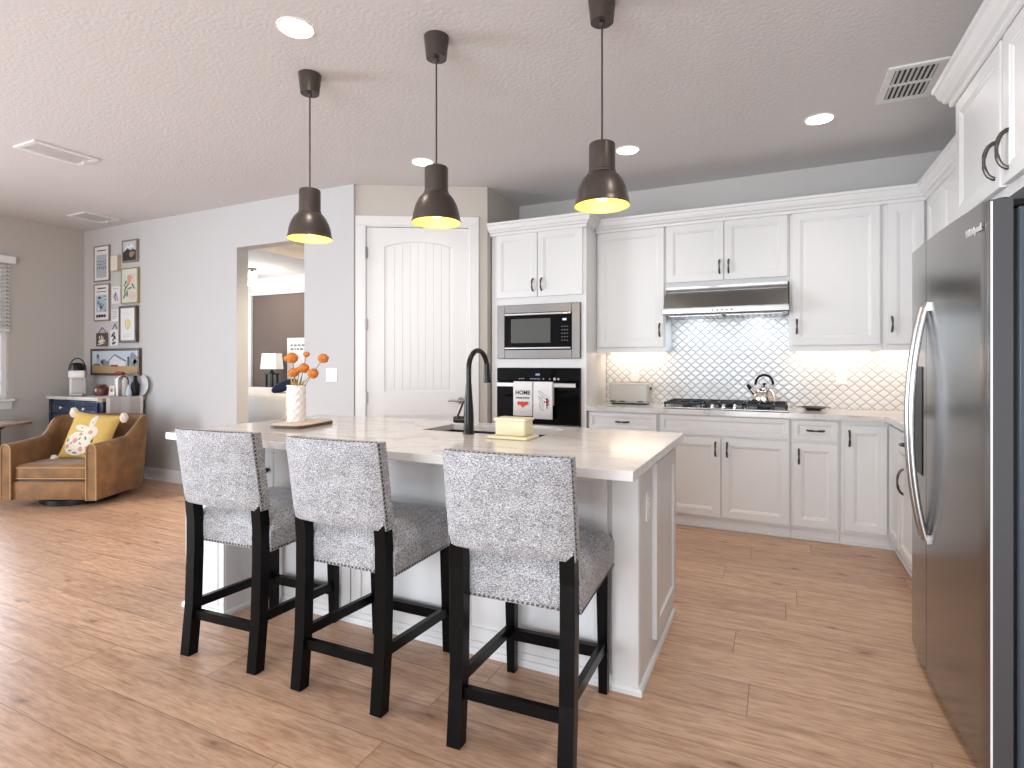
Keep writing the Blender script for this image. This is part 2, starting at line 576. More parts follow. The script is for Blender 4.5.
    def build(self, name, mats, parent=None, smooth=False, angle=40, label=None, subsurf=0, wn=False):
        mats = mats if isinstance(mats, (list, tuple)) else [mats]
        bm = self.bm
        bmesh.ops.recalc_face_normals(bm, faces=bm.faces)
        xs = [v.co for v in bm.verts]
        lo = Vector((min(v.x for v in xs), min(v.y for v in xs), min(v.z for v in xs)))
        hi = Vector((max(v.x for v in xs), max(v.y for v in xs), max(v.z for v in xs)))
        c = (lo + hi) / 2
        if parent is None:
            c.z = lo.z
        if name in ('floor',) or mats[0] in (M_tile,):
            c = Vector((0, 0, 0))
        for v in bm.verts:
            v.co -= c
        me = bpy.data.meshes.new(name)
        bm.to_mesh(me)
        bm.free()
        for m in mats:
            me.materials.append(m)
        if smooth:
            me.polygons.foreach_set('use_smooth', [True] * len(me.polygons))
            me.set_sharp_from_angle(angle=math.radians(angle))
        o = bpy.data.objects.new(name, me)
        sc.collection.objects.link(o)
        o['wc'] = tuple(c)
        if parent is not None:
            o.parent = parent
            o.location = c - Vector(parent['wc'])
        else:
            o.location = c
        if subsurf:
            s = o.modifiers.new('subsurf', 'SUBSURF')
            s.levels = s.render_levels = subsurf
        if label:
            o['label'] = label
        return o


def thing(name, label, cat, loc, rotz=0.0, group=None):
    o = bpy.data.objects.new(name, None)
    sc.collection.objects.link(o)
    o.location = loc
    o.rotation_euler = (0, 0, rotz)
    o.empty_display_size = 0.05
    o['wc'] = tuple(loc)
    return tag(o, label, cat, group)


def tag(o, label, cat, group=None):
    o['label'] = label
    o['category'] = cat
    if group:
        o['group'] = group
    return o


def struct(o):
    o['kind'] = 'structure'
    return o


def stuff(o):
    o['kind'] = 'stuff'
    return o


def dup(root, loc, rotz, label):
    r = root.copy()
    sc.collection.objects.link(r)
    r.location = loc
    r.rotation_euler = (0, 0, rotz)
    r['label'] = label
    for ch in list(root.children):
        c = ch.copy()
        sc.collection.objects.link(c)
        c.parent = r
        for g in list(ch.children):
            d = g.copy()
            sc.collection.objects.link(d)
            d.parent = c
    return r


def text_verts(s, size, bold=0.0):
    """triangles of a text string centred at the origin in the XY plane"""
    cu = bpy.data.curves.new('lettering_curve', 'FONT')
    cu.body = s
    cu.size = size
    cu.align_x = 'CENTER'
    cu.align_y = 'CENTER'
    cu.offset = bold
    cu.resolution_u = 3
    o = bpy.data.objects.new('lettering_curve', cu)
    sc.collection.objects.link(o)
    dg = bpy.context.evaluated_depsgraph_get()
    me = bpy.data.meshes.new_from_object(o.evaluated_get(dg))
    vs = [v.co.copy() for v in me.vertices]
    fs = [tuple(p.vertices) for p in me.polygons]
    bpy.data.objects.remove(o)
    bpy.data.curves.remove(cu)
    bpy.data.meshes.remove(me)
    return vs, fs


def add_text(mb, s, size, o, u, v, bold=0.0):
    vs, fs = text_verts(s, size, bold)
    o, u, v = Vector(o), Vector(u), Vector(v)
    nv = [mb.bm.verts.new(o + u * p.x + v * p.y) for p in vs]
    for f in fs:
        try:
            ff = mb.bm.faces.new([nv[i] for i in f])
            ff.material_index = mb.mi
        except ValueError:
            pass


def disc(mb, o, u, v, rx, ry, rot=0.0, n=14, wob=0.0):
    o, u, v = Vector(o), Vector(u), Vector(v)
    pts = []
    for i in range(n):
        a = 2 * PI * i / n
        r = 1 + wob * math.sin(3 * a + rot * 5)
        x, y = rx * r * math.cos(a), ry * r * math.sin(a)
        pts.append(o + u * (x * math.cos(rot) - y * math.sin(rot)) + v * (x * math.sin(rot) + y * math.cos(rot)))
    mb.poly(pts)


def rect(mb, o, u, v, x0, x1, y0, y1):
    o, u, v = Vector(o), Vector(u), Vector(v)
    mb.poly([o + u * a + v * b for a, b in ((x0, y0), (x1, y0), (x1, y1), (x0, y1))])


X, Y, Z = Vector((1, 0, 0)), Vector((0, 1, 0)), Vector((0, 0, 1))
DOOR = [(0.055, 0.0), (0.060, -0.004), (0.066, -0.0045), (0.074, -0.010), (0.082, -0.010)]
DRAW = [(0.030, 0.0), (0.034, -0.004), (0.038, -0.0045), (0.044, -0.009), (0.048, -0.009)]
SHAK = [(0.060, 0.0), (0.063, -0.009), (0.068, -0.010)]


def pull(parent, c, n, vertical=True, L=0.105, side=None):
    """bowed pewter cabinet pull, feet on the door"""
    c, n = Vector(c), Vector(n)
    a = Z if vertical else side
    mb = MB()
    pts = []
    for i in range(13):
        t = -1 + 2 * i / 12
        pts.append(c + a * (t * L / 2) + n * (0.004 + 0.028 * (1 - t * t) ** 0.6))
    mb.tube(pts, [0.0075 if abs(-1 + 2 * i / 12) > .2 else 0.0055 for i in range(13)], 8)
    for s in (-1, 1):
        mb.cyl(c + a * (s * L / 2), c + a * (s * L / 2) + n * 0.008, 0.008, 0.0065, 10)
    mb.build('handle', M_pewter, parent, smooth=True)


# ================================================================ SETTING
KY = 5.18       # kitchen rear wall
LY = 3.89       # wall with the opening
RX = 1.31       # wall behind the refrigerator
WX = -7.62      # window wall
PA = Vector((-3.435, 3.905, 0))
PB = Vector((-2.378, 4.483, 0))
PU = (PB - PA).normalized()
PN = Vector((PU.y, -PU.x, 0))


def PP(s, z, out=0.0):
    return PA + PU * s + PN * out + Z * z


mb = MB(); mb.box(WX - .2, RX + .12, -3.62, KY + .12, -0.10, 0.0)
struct(mb.build('floor', M_floor))
mb = MB(); mb.box(WX - .2, RX + .12, -3.62, LY, CEIL, CEIL + .1); mb.box(PA.x - .3, RX + .12, LY, KY + .12, CEIL, CEIL + .1)
struct(mb.build('ceiling', M_ceil))
# wall with the cased-less opening
mb = MB()
mb.box(WX - .12, -4.93, LY, LY + .135, 0, CEIL)
mb.box(-4.01, PA.x + .02, LY, LY + .135, 0, CEIL)
mb.box(-4.93, -4.01, LY, LY + .135, 2.465, CEIL)
struct(mb.build('wall_left', M_wall))
# window wall
mb = MB()
mb.box(WX - .12, WX, 3.145, LY, 0, CEIL)
mb.box(WX - .12, WX, 0.25, 1.35, 0, CEIL)
mb.box(WX - .12, WX, 1.35, 3.145, 0, 0.90)
mb.box(WX - .12, WX, 1.35, 3.145, 2.385, CEIL)
mb.box(WX - .12, WX, -2.6, 0.25, 2.35, CEIL)
mb.box(WX - .12, WX, -3.62, -2.6, 0, CEIL)
struct(mb.build('wall_window', M_walld))
# angled pantry wall with the doorway cut out
mb = MB()
WL = (PB - PA).length


def pbox(mb, s0, s1, z0, z1, o0, o1, bev=0.0):
    M = Matrix(((PU.x, PN.x, 0, PA.x), (PU.y, PN.y, 0, PA.y), (0, 0, 1, 0), (0, 0, 0, 1)))
    mb.box(s0, s1, o0, o1, z0, z1, bev, M=M)


pbox(mb, 0, 0.105, 0, CEIL, -.12, 0)
pbox(mb, 1.045, WL, 0, CEIL, -.12, 0)
pbox(mb, 0.105, 1.045, 2.535, CEIL, -.12, 0)
struct(mb.build('wall_pantry', M_wallw))
mb = MB(); mb.box(PB.x - .12, PB.x, PB.y + .005, KY, 0, CEIL)
struct(mb.build('wall_return', M_wallw))
mb = MB(); mb.box(PB.x - .12, RX + .12, KY, KY + .12, 0, CEIL)
struct(mb.build('wall_kitchen', M_wallk))
mb = MB(); mb.box(RX, RX + .12, -3.62, KY, 0, CEIL)
struct(mb.build('wall_right', M_wall))
# rear wall with two glass sliders behind the photographer
mb = MB()
for a, b in ((WX - .12, -3.0), (0.4, RX + .12)):
    mb.box(a, b, -3.74, -3.62, 0, CEIL)
for a, b in ((-3.0, 0.4),):
    mb.box(a, b, -3.74, -3.62, 2.45, CEIL)
struct(mb.build('wall_rear', M_wall))
# baseboards
BASE = [(0, 0), (0.016, 0), (0.016, 0.10), (0.010, 0.118), (0.006, 0.130), (0, 0.130)]


def baseboard(name, path):
    mb = MB(); mb.sweep(path, BASE)
    struct(mb.build(name, M_white))


baseboard('baseboard_left', [(WX + .001, LY - .001), (-4.931, LY - .001)])
baseboard('baseboard_left', [(-4.009, LY - .001), (PA.x, LY - .001)])
baseboard('baseboard_window', [(WX + .001, 1.0), (WX + .001, LY - .02)])

# ---- pantry door
d1 = struct(thing('door_1', 'closed white arched panel door in the angled wall', 'door', PP(0.575, 0)))
mb = MB()
CAS = [(0.0, 0.0), (0.09, 0.0), (0.09, 0.010), (0.08, 0.018), (0.03, 0.022), (0.012, 0.016), (0, 0.010)]
# casing as three mitred boards
for s0, s1 in ((0.022, 0.112), (1.040, 1.130)):
    pbox(mb, s0, s1, 0, 2.535, 0.0, 0.018, 0.004)
pbox(mb, 0.022, 1.130, 2.535, 2.622, 0.0, 0.0185, 0.004)
pbox(mb, 0.100, 0.118, 0, 2.535, -.11, 0.008)
pbox(mb, 1.034, 1.050, 0, 2.535, -.11, 0.008)
pbox(mb, 0.100, 1.050, 2.525, 2.545, -.11, 0.008)
mb.build('casing', M_white, d1)
S0, S1 = 0.121, 1.031
mb = MB()
# door slab: frame of boards around two sunk panels, upper one with an arched head
FP = -0.006
pbox(mb, S0, S1, 0.012, 2.520, FP - .04, FP - .012)
a0, a1 = 0.277, 0.885
pbox(mb, S0, a0, 0.012, 2.520, FP - .012, FP)
pbox(mb, a1, S1, 0.012, 2.520, FP - .012, FP)
pbox(mb, a0, a1, 0.012, 0.23, FP - .012, FP)
pbox(mb, a0, a1, 0.82, 1.035, FP - .012, FP)
mid, hw = (a0 + a1) / 2, (a1 - a0) / 2
arch = [(mid - hw + 2 * hw * i / 16, 2.345 + 0.052 * (1 - ((i - 8) / 8) ** 2)) for i in range(17)]
mb.prism(arch + [(a1, 2.520), (a0, 2.520)], lambda u, v, t: PP(u, v, t), FP - .012, FP)
mb.build('door_slab', M_white, d1)
mb = MB()
n = 8
for i in range(n):
    s = a0 + 0.022 + i * (2 * hw - 0.044) / n
    e = s + (2 * hw - 0.044) / n - 0.003
    tz = 2.345 + 0.052 * (1 - (((s + e) / 2 - mid) / hw) ** 2) - 0.014
    pbox(mb, s, e, 1.062, tz, FP - .013, FP - .008, 0.0012)
    pbox(mb, s, e, 0.256, 0.795, FP - .013, FP - .008, 0.0012)
mb.build('beadboard_panel', M_white, d1)
mb = MB()
for zz in (2.29, 1.64, 0.985, 0.25):
    pass
for zz in (2.29, 1.64, 0.985, 0.25):
    mb = MB()
    p = PP(0.119, zz - .05, 0.010)
    mb.cyl(p, p + Z * 0.10, 0.0085, n=10)
    pbox(mb, 0.110, 0.130, zz - .045, zz + .045, 0.002, 0.006)
    mb.build('hinge', M_nickel, d1, smooth=True)
mb = MB()
hc = PP(0.965, 0.955, FP)
mb.tube([hc, hc + PN * 0.012], 0.032, 20)
mb.tube([hc + PN * 0.012, hc + PN * 0.05], [0.013, 0.011], 12)
mb.tube([hc + PN * 0.048 + PU * 0.012, hc + PN * 0.052 - PU * 0.03, hc + PN * 0.05 - PU * 0.075 + Z * 0.006, hc + PN * 0.045 - PU * 0.115 - Z * 0.004],
        [0.011, 0.010, 0.008, 0.006], 10)
mb.build('handle', M_nickel, d1, smooth=True, label='satin nickel lever handle')

# ---- window with blind in the window wall
w1 = struct(thing('window_1', 'white framed window at far left', 'window', (WX, 2.25, 0.9)))
mb = MB()
for a, b, c, d in ((1.35, 1.40, .90, 2.385), (3.095, 3.145, .90, 2.385), (1.40, 3.095, .90, .95), (1.40, 3.095, 2.335, 2.385), (1.40, 3.095, 1.61, 1.66)):
    mb.box(WX - .09, WX - .04, a, b, c, d)
mb.build('window_frame', M_white, w1)
mb = MB(); mb.box(WX - .068, WX - .062, 1.40, 3.095, .95, 2.335)
mb.build('window_pane', M_glass, w1)
mb = MB()
mb.box(WX - .10, WX + .05, 1.29, 3.19, 0.875, 0.90, 0.004)
mb.box(WX, WX + .018, 1.31, 3.175, 0.79, 0.875, 0.003)
mb.build('window_sill', M_white, w1)
bl = thing('window_blind', 'white slatted blind drawn over the upper half of the window', 'blind', (WX + .03, 2.25, 1.7))
mb = MB(); mb.box(WX + .002, WX + .07, 1.31, 3.19, 2.385, 2.465, 0.006)
mb.build('valance', M_white, bl)
mb = MB()
for i in range(17):
    zz = 2.36 - i * 0.042
    M = Matrix.Translation((WX + .03, 2.25, zz)) @ Matrix.Rotation(0.55, 4, 'Y')
    mb.box(-.024, .024, -.89, .89, -.0015, .0015, M=M)
mb.box(WX + .006, WX + .054, 1.36, 3.14, 1.645, 1.665)
mb.build('blind_slats', M_plastw, bl)

# ---- bedroom beyond the opening
mb = MB(); mb.box(-10.6, -3.40, LY + .135, 7.62, -0.10, 0.0)
struct(mb.build('floor_bedroom', M_carpet))
mb = MB(); mb.box(-10.6, -9.08, 7.5, 7.62, 0, 3.2); mb.box(-9.08, -3.4, 7.5, 7.62, 2.58, 3.2)
struct(mb.build('wall_bedroom', M_white))
mb = MB(); mb.box(-9.08, -3.4, 7.52, 7.62, 0, 2.58)
struct(mb.build('wall_accent', M_brown))
mb = MB()
mb.box(-9.16, -9.08, 7.475, 7.5, 0, 2.66); mb.box(-9.16, -3.4, 7.46, 7.5, 2.575, 2.655, 0.006)
struct(mb.build('trim_1', M_white))
mb = MB(); mb.box(-10.7, -10.6, LY + .135, 7.62, 0, 3.2)
struct(mb.build('wall_bedroom_side', M_wall))
mb = MB(); mb.box(-3.50, -3.44, LY + .135, 7.5, 0, 3.2)
struct(mb.build('wall_bedroom_pantry', M_wall))
mb = MB()
mb.box(-10.6, -6.62, LY + .135, 7.5, 2.90, 3.0)
mb.box(-6.62, -3.4, LY + .135, 4.9, 2.90, 3.0)
mb.box(-6.7, -3.4, 4.8, 7.5, 3.10, 3.2)
mb.box(-6.62, -6.60, 4.9, 7.5, 2.90, 3.10)
mb.box(-6.62, -3.4, 4.88, 4.90, 2.90, 3.10)
struct(mb.build('ceiling_bedroom', M_ceil))
area_light('bedroom_cove_glow', (-5.6, 6.2, 3.02), (PI, 0, 0), 1.2, 1.6, 40, (1.0, 0.78, 0.5))
area_light('bedroom_side_light', (-10.4, 5.2, 1.7), (PI / 2, 0, -PI / 2), 1.8, 1.6, 45, (0.95, 0.97, 1.0))  # unseen area lamp in front of the side wall, which has no window

# ================================================================ KITCHEN WALL
FN = (0, -1, 0)      # fronts on the rear wall face the room
RN = (-1, 0, 0)      # fronts on the right wall
UY = 4.83


def front(mb_or_none, parent, name, o, u, n, w, h, loops=DOOR):
    mb = MB()
    mb.panel(o, u, n, w, h, loops)
    return mb.build(name, M_cab, parent)


def door_y(parent, x0, x1, z0, z1, y=UY, loops=DOOR, hx=None, hz=None, vertical=True, name='door'):
    d = front(None, parent, name, (x0, y, z0), X, FN, x1 - x0, z1 - z0, loops)
    if hx is not None:
        pull(d, (hx, y, hz), FN, vertical, side=X)
    return d


def door_x(parent, y0, y1, z0, z1, x, loops=DOOR, hy=None, hz=None, vertical=True, name='door', L=0.105):
    d = front(None, parent, name, (x, y0, z0), Y, RN, y1 - y0, z1 - z0, loops)
    if hy is not None:
        pull(d, (x, hy, hz), RN, vertical, L=L, side=Y)
    return d


# ---- tiled backsplash
mb = MB()
mb.box(-1.46, RX, KY - .012, KY - .001, .93, 1.95)
mb.box(RX - .012, RX - .001, 3.06, KY - .012, .93, 1.42)
struct(mb.build('wall_backsplash', M_tile))

# ---- oven tower
TY = 4.53
t = thing('oven_tower_cabinet', 'tall white cabinet housing the microwave and wall oven', 'cabinet', (-1.91, 4.85, 0))
mb = MB()
mb.box(-2.365, -1.46, TY + .02, KY - .02, 0.10, 0.60)
mb.box(-2.365, -2.30, TY + .02, KY - .02, 0.60, 2.47, 0.001)
mb.box(-1.505, -1.46, TY + .02, KY - .02, 0.60, 2.47, 0.001)
mb.box(-2.30, -1.505, TY + .02, KY - .02, 1.255, 1.335)
mb.box(-2.30, -1.505, TY + .02, KY - .02, 1.82, 2.47)
mb.box(-2.30, -1.505, KY - .04, KY - .02, 0.60, 1.82)
mb.box(-2.365, -1.46, TY + .075, KY - .02, 0.0, 0.10)
mb.build('body', M_cab, t)
door_y(t, -2.312, -1.907, 1.885, 2.458, TY, hx=-1.945, hz=1.99)
door_y(t, -1.901, -1.490, 1.885, 2.458, TY, hx=-1.862, hz=1.99)
door_y(t, -2.312, -1.490, 0.13, 0.59, TY, loops=DRAW, hx=-1.90, hz=0.46, vertical=False, name='drawer')
CROWN = [(-.02, 2.452), (.004, 2.452), (.012, 2.456), (.014, 2.476), (.030, 2.482), (.036, 2.496), (.046, 2.506), (.054, 2.528), (.056, 2.538), (.066, 2.544), (.068, 2.563), (-.02, 2.563)]


def crown(label, path):
    mb = MB(); mb.sweep(path, CROWN)
    return tag(mb.build('crown_molding', M_cab), label, 'molding')


crown('short stepped white crown molding on top of the oven tower', [(-2.372, TY), (-1.462, TY), (-1.462, UY - .09)])
crown('long white crown molding running along the wall cabinets into the corner', [(-1.455, UY), (.965, UY), (.965, 3.186)])

# ---- built-in microwave
mw = thing('built_in_microwave', 'built-in microwave in a wide stainless trim above the oven', 'microwave', (-1.90, TY, 1.335))
mb = MB()
y0, y1 = TY - .006, TY + .019
mb.box(-2.297, -2.222, y0, y1, 1.337, 1.818, .003); mb.box(-1.582, -1.508, y0, y1, 1.337, 1.818, .003)
mb.box(-2.222, -1.582, y0, y1, 1.742, 1.818, .003); mb.box(-2.222, -1.582, y0, y1, 1.337, 1.415, .003)
mb.build('trim_frame', M_steelh, mw)
mb = MB(); mb.box(-2.22, -1.584, TY - .012, TY + .30, 1.417, 1.740, .004)
f = mb.build('door', M_blackg, mw)
mb = MB(); mb.box(-2.155, -1.775, TY - .0135, TY - .011, 1.475, 1.69, .0005)
mb.build('window', M_mesh, f)
for zz in (1.722, 1.421):
    mb = MB(); mb.box(-2.218, -1.586, TY - .020, TY - .011, zz, zz + .016, .003)
    mb.build('metal_strip', M_chrome, mw)
mb = MB(); rect(mb, (-1.645, TY - .0125, 1.675), X, Z, -.018, .018, -.009, .009)
mb.build('clock_display', M_screenw, mw)
for i in range(3):
    for j in range(5):
        mb = MB()
        mb.box(-1.672 + i * .024, -1.660 + i * .024, TY - .0132, TY - .0115, 1.49 + j * .03, 1.498 + j * .03)
        mb.build('key', flat('keypad_grey', (.16, .16, .17)), f)

# ---- wall oven
ov = thing('wall_oven', 'black glass wall oven below the microwave', 'oven', (-1.90, TY, 0.61))
mb = MB(); mb.box(-2.297, -1.508, TY - .014, TY + .50, 0.765, 1.135, .004)
f = mb.build('oven_door', M_blackg, ov)
mb = MB(); mb.box(-2.297, -1.508, TY - .012, TY + .50, 1.138, 1.253, .004)
cp = mb.build('control_panel', M_blackg, ov)
mb = MB(); rect(mb, (-1.895, TY - .0127, 1.196), X, Z, -.020, .020, -.009, .009)
mb.build('clock_display', M_screen, cp)
for x in [-2.07, -2.05, -2.03, -1.96, -1.94, -1.92, -1.90, -1.88, -1.84, -1.78]:
    mb = MB()
    rect(mb, (x, TY - .0127, 1.158), X, Z, -.006, .006, -.0035, .0035)
    mb.build('touch_symbol', flat('symbol_grey', (.45, .45, .47)), cp)
for x, r in ((-1.735, .013), (-1.70, .010)):
    mb = MB(); disc(mb, (x, TY - .0127, 1.158), X, Z, r, r)
    mb.build('touch_symbol', flat('symbol_grey', (.45, .45, .47)), cp)
mb = MB(); mb.box(-2.297, -1.508, TY - .013, TY + .50, 0.612, 0.762, .004)
mb.build('lower_trim', M_steelh, ov)
mb = MB()
mb.box(-2.275, -1.53, TY - .058, TY - .040, 1.085, 1.125, .006, 2)
for x in (-2.24, -1.565):
    mb.box(x - .012, x + .012, TY - .042, TY - .012, 1.094, 1.116)
mb.build('door_handle', M_chrome, ov, label='flat polished steel bar handle')


# ---- dish towels on the oven handle
def towel(x0, x1, zb, label, deco, zback=0.93):
    t = thing('dish_towel', label, 'towel', ((x0 + x1) / 2, TY - .05, zb), group=None)
    mb = MB()
    prof = [(TY - .0300, zback), (TY - .0325, 1.07), (TY - .0345, 1.120), (TY - .040, 1.1315), (TY - .050, 1.1335), (TY - .060, 1.131), (TY - .0655, 1.120), (TY - .0672, 1.06), (TY - .0655, .97), (TY - .068, zb)]
    # dense sheet with soft vertical folds
    def pt(i, k, off=0.0):
        x = x0 + (x1 - x0) * i / 12
        y, z = prof[k]
        w = 0.0022 * math.sin(i * 1.3) * (1 if k > 6 else 0.3)
        return Vector((x, y + w - (off if k > 4 else -off if k < 4 else 0), z))
    g = [[mb.bm.verts.new(pt(i, k)) for i in range(13)] for k in range(len(prof))]
    for k in range(len(prof) - 1):
        for i in range(12):
            mb.bm.faces.new((g[k][i], g[k][i + 1], g[k + 1][i + 1], g[k + 1][i]))
    o = mb.build('cloth', M_towel, t, smooth=True, angle=180)
    s = o.modifiers.new('solid', 'SOLIDIFY'); s.thickness = 0.003; s.offset = 0
    mb = MB()
    deco(mb, Vector(((x0 + x1) / 2, TY - .0722, (zb + 1.13) / 2)))
    mb.build('print', [M_ink, M_red, M_pen], t)


def deco_home(mb, c):
    mb.mi = 0
    add_text(mb, 'HOME', .050, c + Z * .055, X, Z, .0012)
    add_text(mb, 'sweet home', .026, c + Z * .012, X, Z, .0008)
    mb.mi = 1
    for dx in (-.036, 0, .036):
        disc(mb, c + X * dx - Z * .037, X, Z, .019, .017, .4, 14, .15)
    mb.poly([c + X * a - Z * b - Y * .0003 for a, b in ((-.03, .045), (.03, .045), (0, .078))])
    mb.mi = 0
    for dx in (-.018, .018):
        disc(mb, c + X * dx - Z * .036 - Y * .0004, X, Z, .004, .008)


def deco_line(mb, c):
    mb.mi = 2

    def line(pts, w=.0035):
        for a, b in zip(pts, pts[1:]):
            a, b = Vector(a), Vector(b)
            d = (b - a).normalized()
            q = Vector((-d.y, d.x)) * w / 2
            mb.poly([c + X * p.x + Z * p.y for p in (a - q, b - q, b + q, a + q)])
    line([(-.040, .085), (-.015, .075), (.02, .05), (.045, .03)])
    line([(-.040, .085), (-.030, .060), (-.005, .045), (.03, .012)])
    line([(-.035, .03), (-.02, -.005), (-.03, -.035), (-.015, -.075)])
    line([(-.015, -.075), (.015, -.085)])
    line([(-.005, .03), (.000, -.02), (.005, -.06)])
    line([(-.045, .04), (-.02, .02), (-.006, .035)])
    mb.mi = 0
    for z, r in ((.012, .012), (-.012, .014), (-.038, .011), (-.06, .008)):
        disc(mb, c + X * .040 + Z * z, X, Z, r * .8, r, .3)
    mb.mi = 1
    for x, z in ((.055, .0), (.052, -.03), (.018, -.01)):
        disc(mb, c + X * x + Z * z - Y * .0004, X, Z, .006, .011)


towel(-2.105, -1.920, 0.832, 'white dish towel lettered HOME on the oven handle', deco_home)
towel(-1.913, -1.733, 0.812, 'white dish towel with a black line drawing on the oven handle', deco_line)


# ---- wall cabinets
def wall_cab(label, x0, x1, z0, z1=2.47, y=UY):
    t = thing('wall_cabinet', label, 'cabinet', ((x0 + x1) / 2, 5.0, z0))
    mb = MB(); mb.box(x0, x1, y + .021, KY - .013, z0, z1, .001)
    mb.build('body', M_cab, t)
    return t


c = wall_cab('tall single door white wall cabinet just right of the oven tower', -1.458, -.850, 1.40)
door_y(c, -1.440, -.862, 1.435, 2.452, hx=-.898, hz=1.58)
mb = MB(); mb.box(-1.458, -.850, UY + .008, UY + .021, 1.385, 1.425); mb.build('light_rail', M_cab, c)
c = wall_cab('short two door white wall cabinet above the range hood', -.848, .092, 1.935)
door_y(c, -.842, -.386, 1.975, 2.455, hx=-.418, hz=2.085)
door_y(c, -.380, .080, 1.975, 2.455, hx=-.348, hz=2.085)
c = wall_cab('wide single door white wall cabinet right of the range hood', .094, .702, 1.40)
door_y(c, .112, .688, 1.435, 2.455, hx=.145, hz=1.58)
mb = MB(); mb.box(.094, .702, UY + .008, UY + .021, 1.385, 1.425); mb.build('light_rail', M_cab, c)
c = wall_cab('narrow white wall cabinet filling the corner beside the right wall', .704, RX - .013, 1.40)
door_y(c, .735, .955, 1.435, 2.455, hx=.760, hz=1.58)
mb = MB(); mb.box(.704, .985, UY + .008, UY + .021, 1.385, 1.425); mb.build('light_rail', M_cab, c)


def right_wall_cab(label, y0, y1):
    t = thing('wall_cabinet', label, 'cabinet', (1.15, (y0 + y1) / 2, 1.40))
    mb = MB(); mb.box(.985, RX - .013, y0, y1, 1.40, 2.47, .001)
    mb.build('body', M_cab, t)
    m = (y0 + y1) / 2
    door_x(t, y0 + .01, m - .003, 1.435, 2.452, .965, hy=m - .035, hz=1.58)
    door_x(t, m + .003, y1 - .01, 1.435, 2.452, .965, hy=m + .035, hz=1.58)


right_wall_cab('white wall cabinet on the right wall in the corner, cut off by the fridge', 3.995, 4.828)
right_wall_cab('white wall cabinet hidden behind the tall fridge cabinet on the right wall', 3.118, 3.990)

# ---- cabinet above the refrigerator
c = thing('fridge_top_cabinet', 'deep white two door cabinet above the refrigerator', 'cabinet', (1.0, 2.52, 1.88))
mb = MB(); mb.box(.742, RX - .002, 1.93, 3.112, 1.885, 2.47, .001)
mb.build('body', M_cab, c)
door_x(c, 2.535, 3.075, 1.925, 2.448, .720, hy=2.585, hz=2.035, L=.130)
door_x(c, 1.975, 2.505, 1.925, 2.448, .720, hy=2.455, hz=2.035, L=.130)
crown('white crown molding on top of the cabinet above the refrigerator', [(.96, 3.112), (.722, 3.112), (.722, 1.90)])

# ---- range hood
h = thing('range_hood', 'stainless steel under-cabinet range hood with sloped front', 'range hood', (-.375, 4.9, 1.67))
HX0, HX1 = -.838, .084
mb = MB()
mb.prism([(KY - .015, 1.932), (4.80, 1.932), (4.795, 1.905), (4.665, 1.748), (4.660, 1.742), (4.660, 1.694), (4.668, 1.688), (KY - .015, 1.700)],
         lambda u, v, t: (t, u, v), HX0, HX1)
mb.build('canopy', M_steelh, h)
mb = MB(); mb.box(HX0 + .002, HX1 - .002, 4.775, 4.800, 1.907, 1.931, .003)
mb.build('top_strip', M_chrome, h)
mb = MB(); mb.box(HX0 - .012, HX1 + .006, 4.650, 4.662, 1.694, 1.738, .003)
fl = mb.build('front_lip', M_steelh, h)
mb = MB()
for i in range(5):
    mb = MB()
    mb.box(-.46 + i * .035, -.445 + i * .035, 4.647, 4.651, 1.711, 1.721, .001)
    mb.build('control_button', M_pewter, fl)
for x0 in (-.80, -.36):
    mb = MB(); mb.box(x0, x0 + .41, 4.72, 5.05, 1.676, 1.688, .002)
    mb.mi = 1
    for k in range(9):
        mb.box(x0 + .03 + k * .04, x0 + .05 + k * .04, 4.75, 5.02, 1.674, 1.677)
    mb.build('grease_filter', [M_steelh, M_pewter], h)
for x in (-.62, -.13):
    mb = MB(); mb.tube([(x, 5.09, 1.695), (x, 5.09, 1.682)], .03, 16)
    mb.build('hood_lamp', mat('hood_lens', (1, 1, 1), .4, emit=(.85, .93, 1.0), estr=6), h)
    area_light('hood_light', (x, 4.93, 1.668), (0.30, 0, 0), .22, .14, 1.5, (.78, .90, 1.0))

# ---- under-cabinet light strips (warm)
WARM = (1.0, 0.77, 0.57)
for i, (x0, x1, lab) in enumerate(((-1.40, -.90, 'under the cabinet beside the oven tower'), (.15, .66, 'under the cabinet right of the hood'), (.74, 1.20, 'under the corner wall cabinet'))):
    mb = MB(); mb.box(x0, x1, 5.10, 5.125, 1.388, 1.400, .002)
    tag(mb.build('led_light_strip', mat('led_strip_glow', (1, 1, 1), .4, emit=WARM, estr=5)), 'slim warm light strip ' + lab, 'light')
    area_light('undercabinet_light', ((x0 + x1) / 2, 5.05, 1.383), (0.35, 0, 0), x1 - x0, .05, .8, WARM)
area_light('undercabinet_light', (1.20, 3.9, 1.383), (0, 0.25, 0), .05, 1.2, .9, WARM)

# ---- base cabinets
BY = 4.57


def base_cab(label, x0, x1):
    t = thing('base_cabinet', label, 'cabinet', ((x0 + x1) / 2, 4.88, 0))
    mb = MB(); mb.box(x0, x1, BY + .021, KY - .013, .085, .893, .001)
    mb.build('body', M_cab, t)
    mb = MB(); mb.box(x0, x1, BY + .048, BY + .066, 0.0, .088)
    mb.box(x0, x1, BY + .036, BY + .049, 0.0, .020, .003)
    mb.build('toe_kick', M_cab, t)
    return t


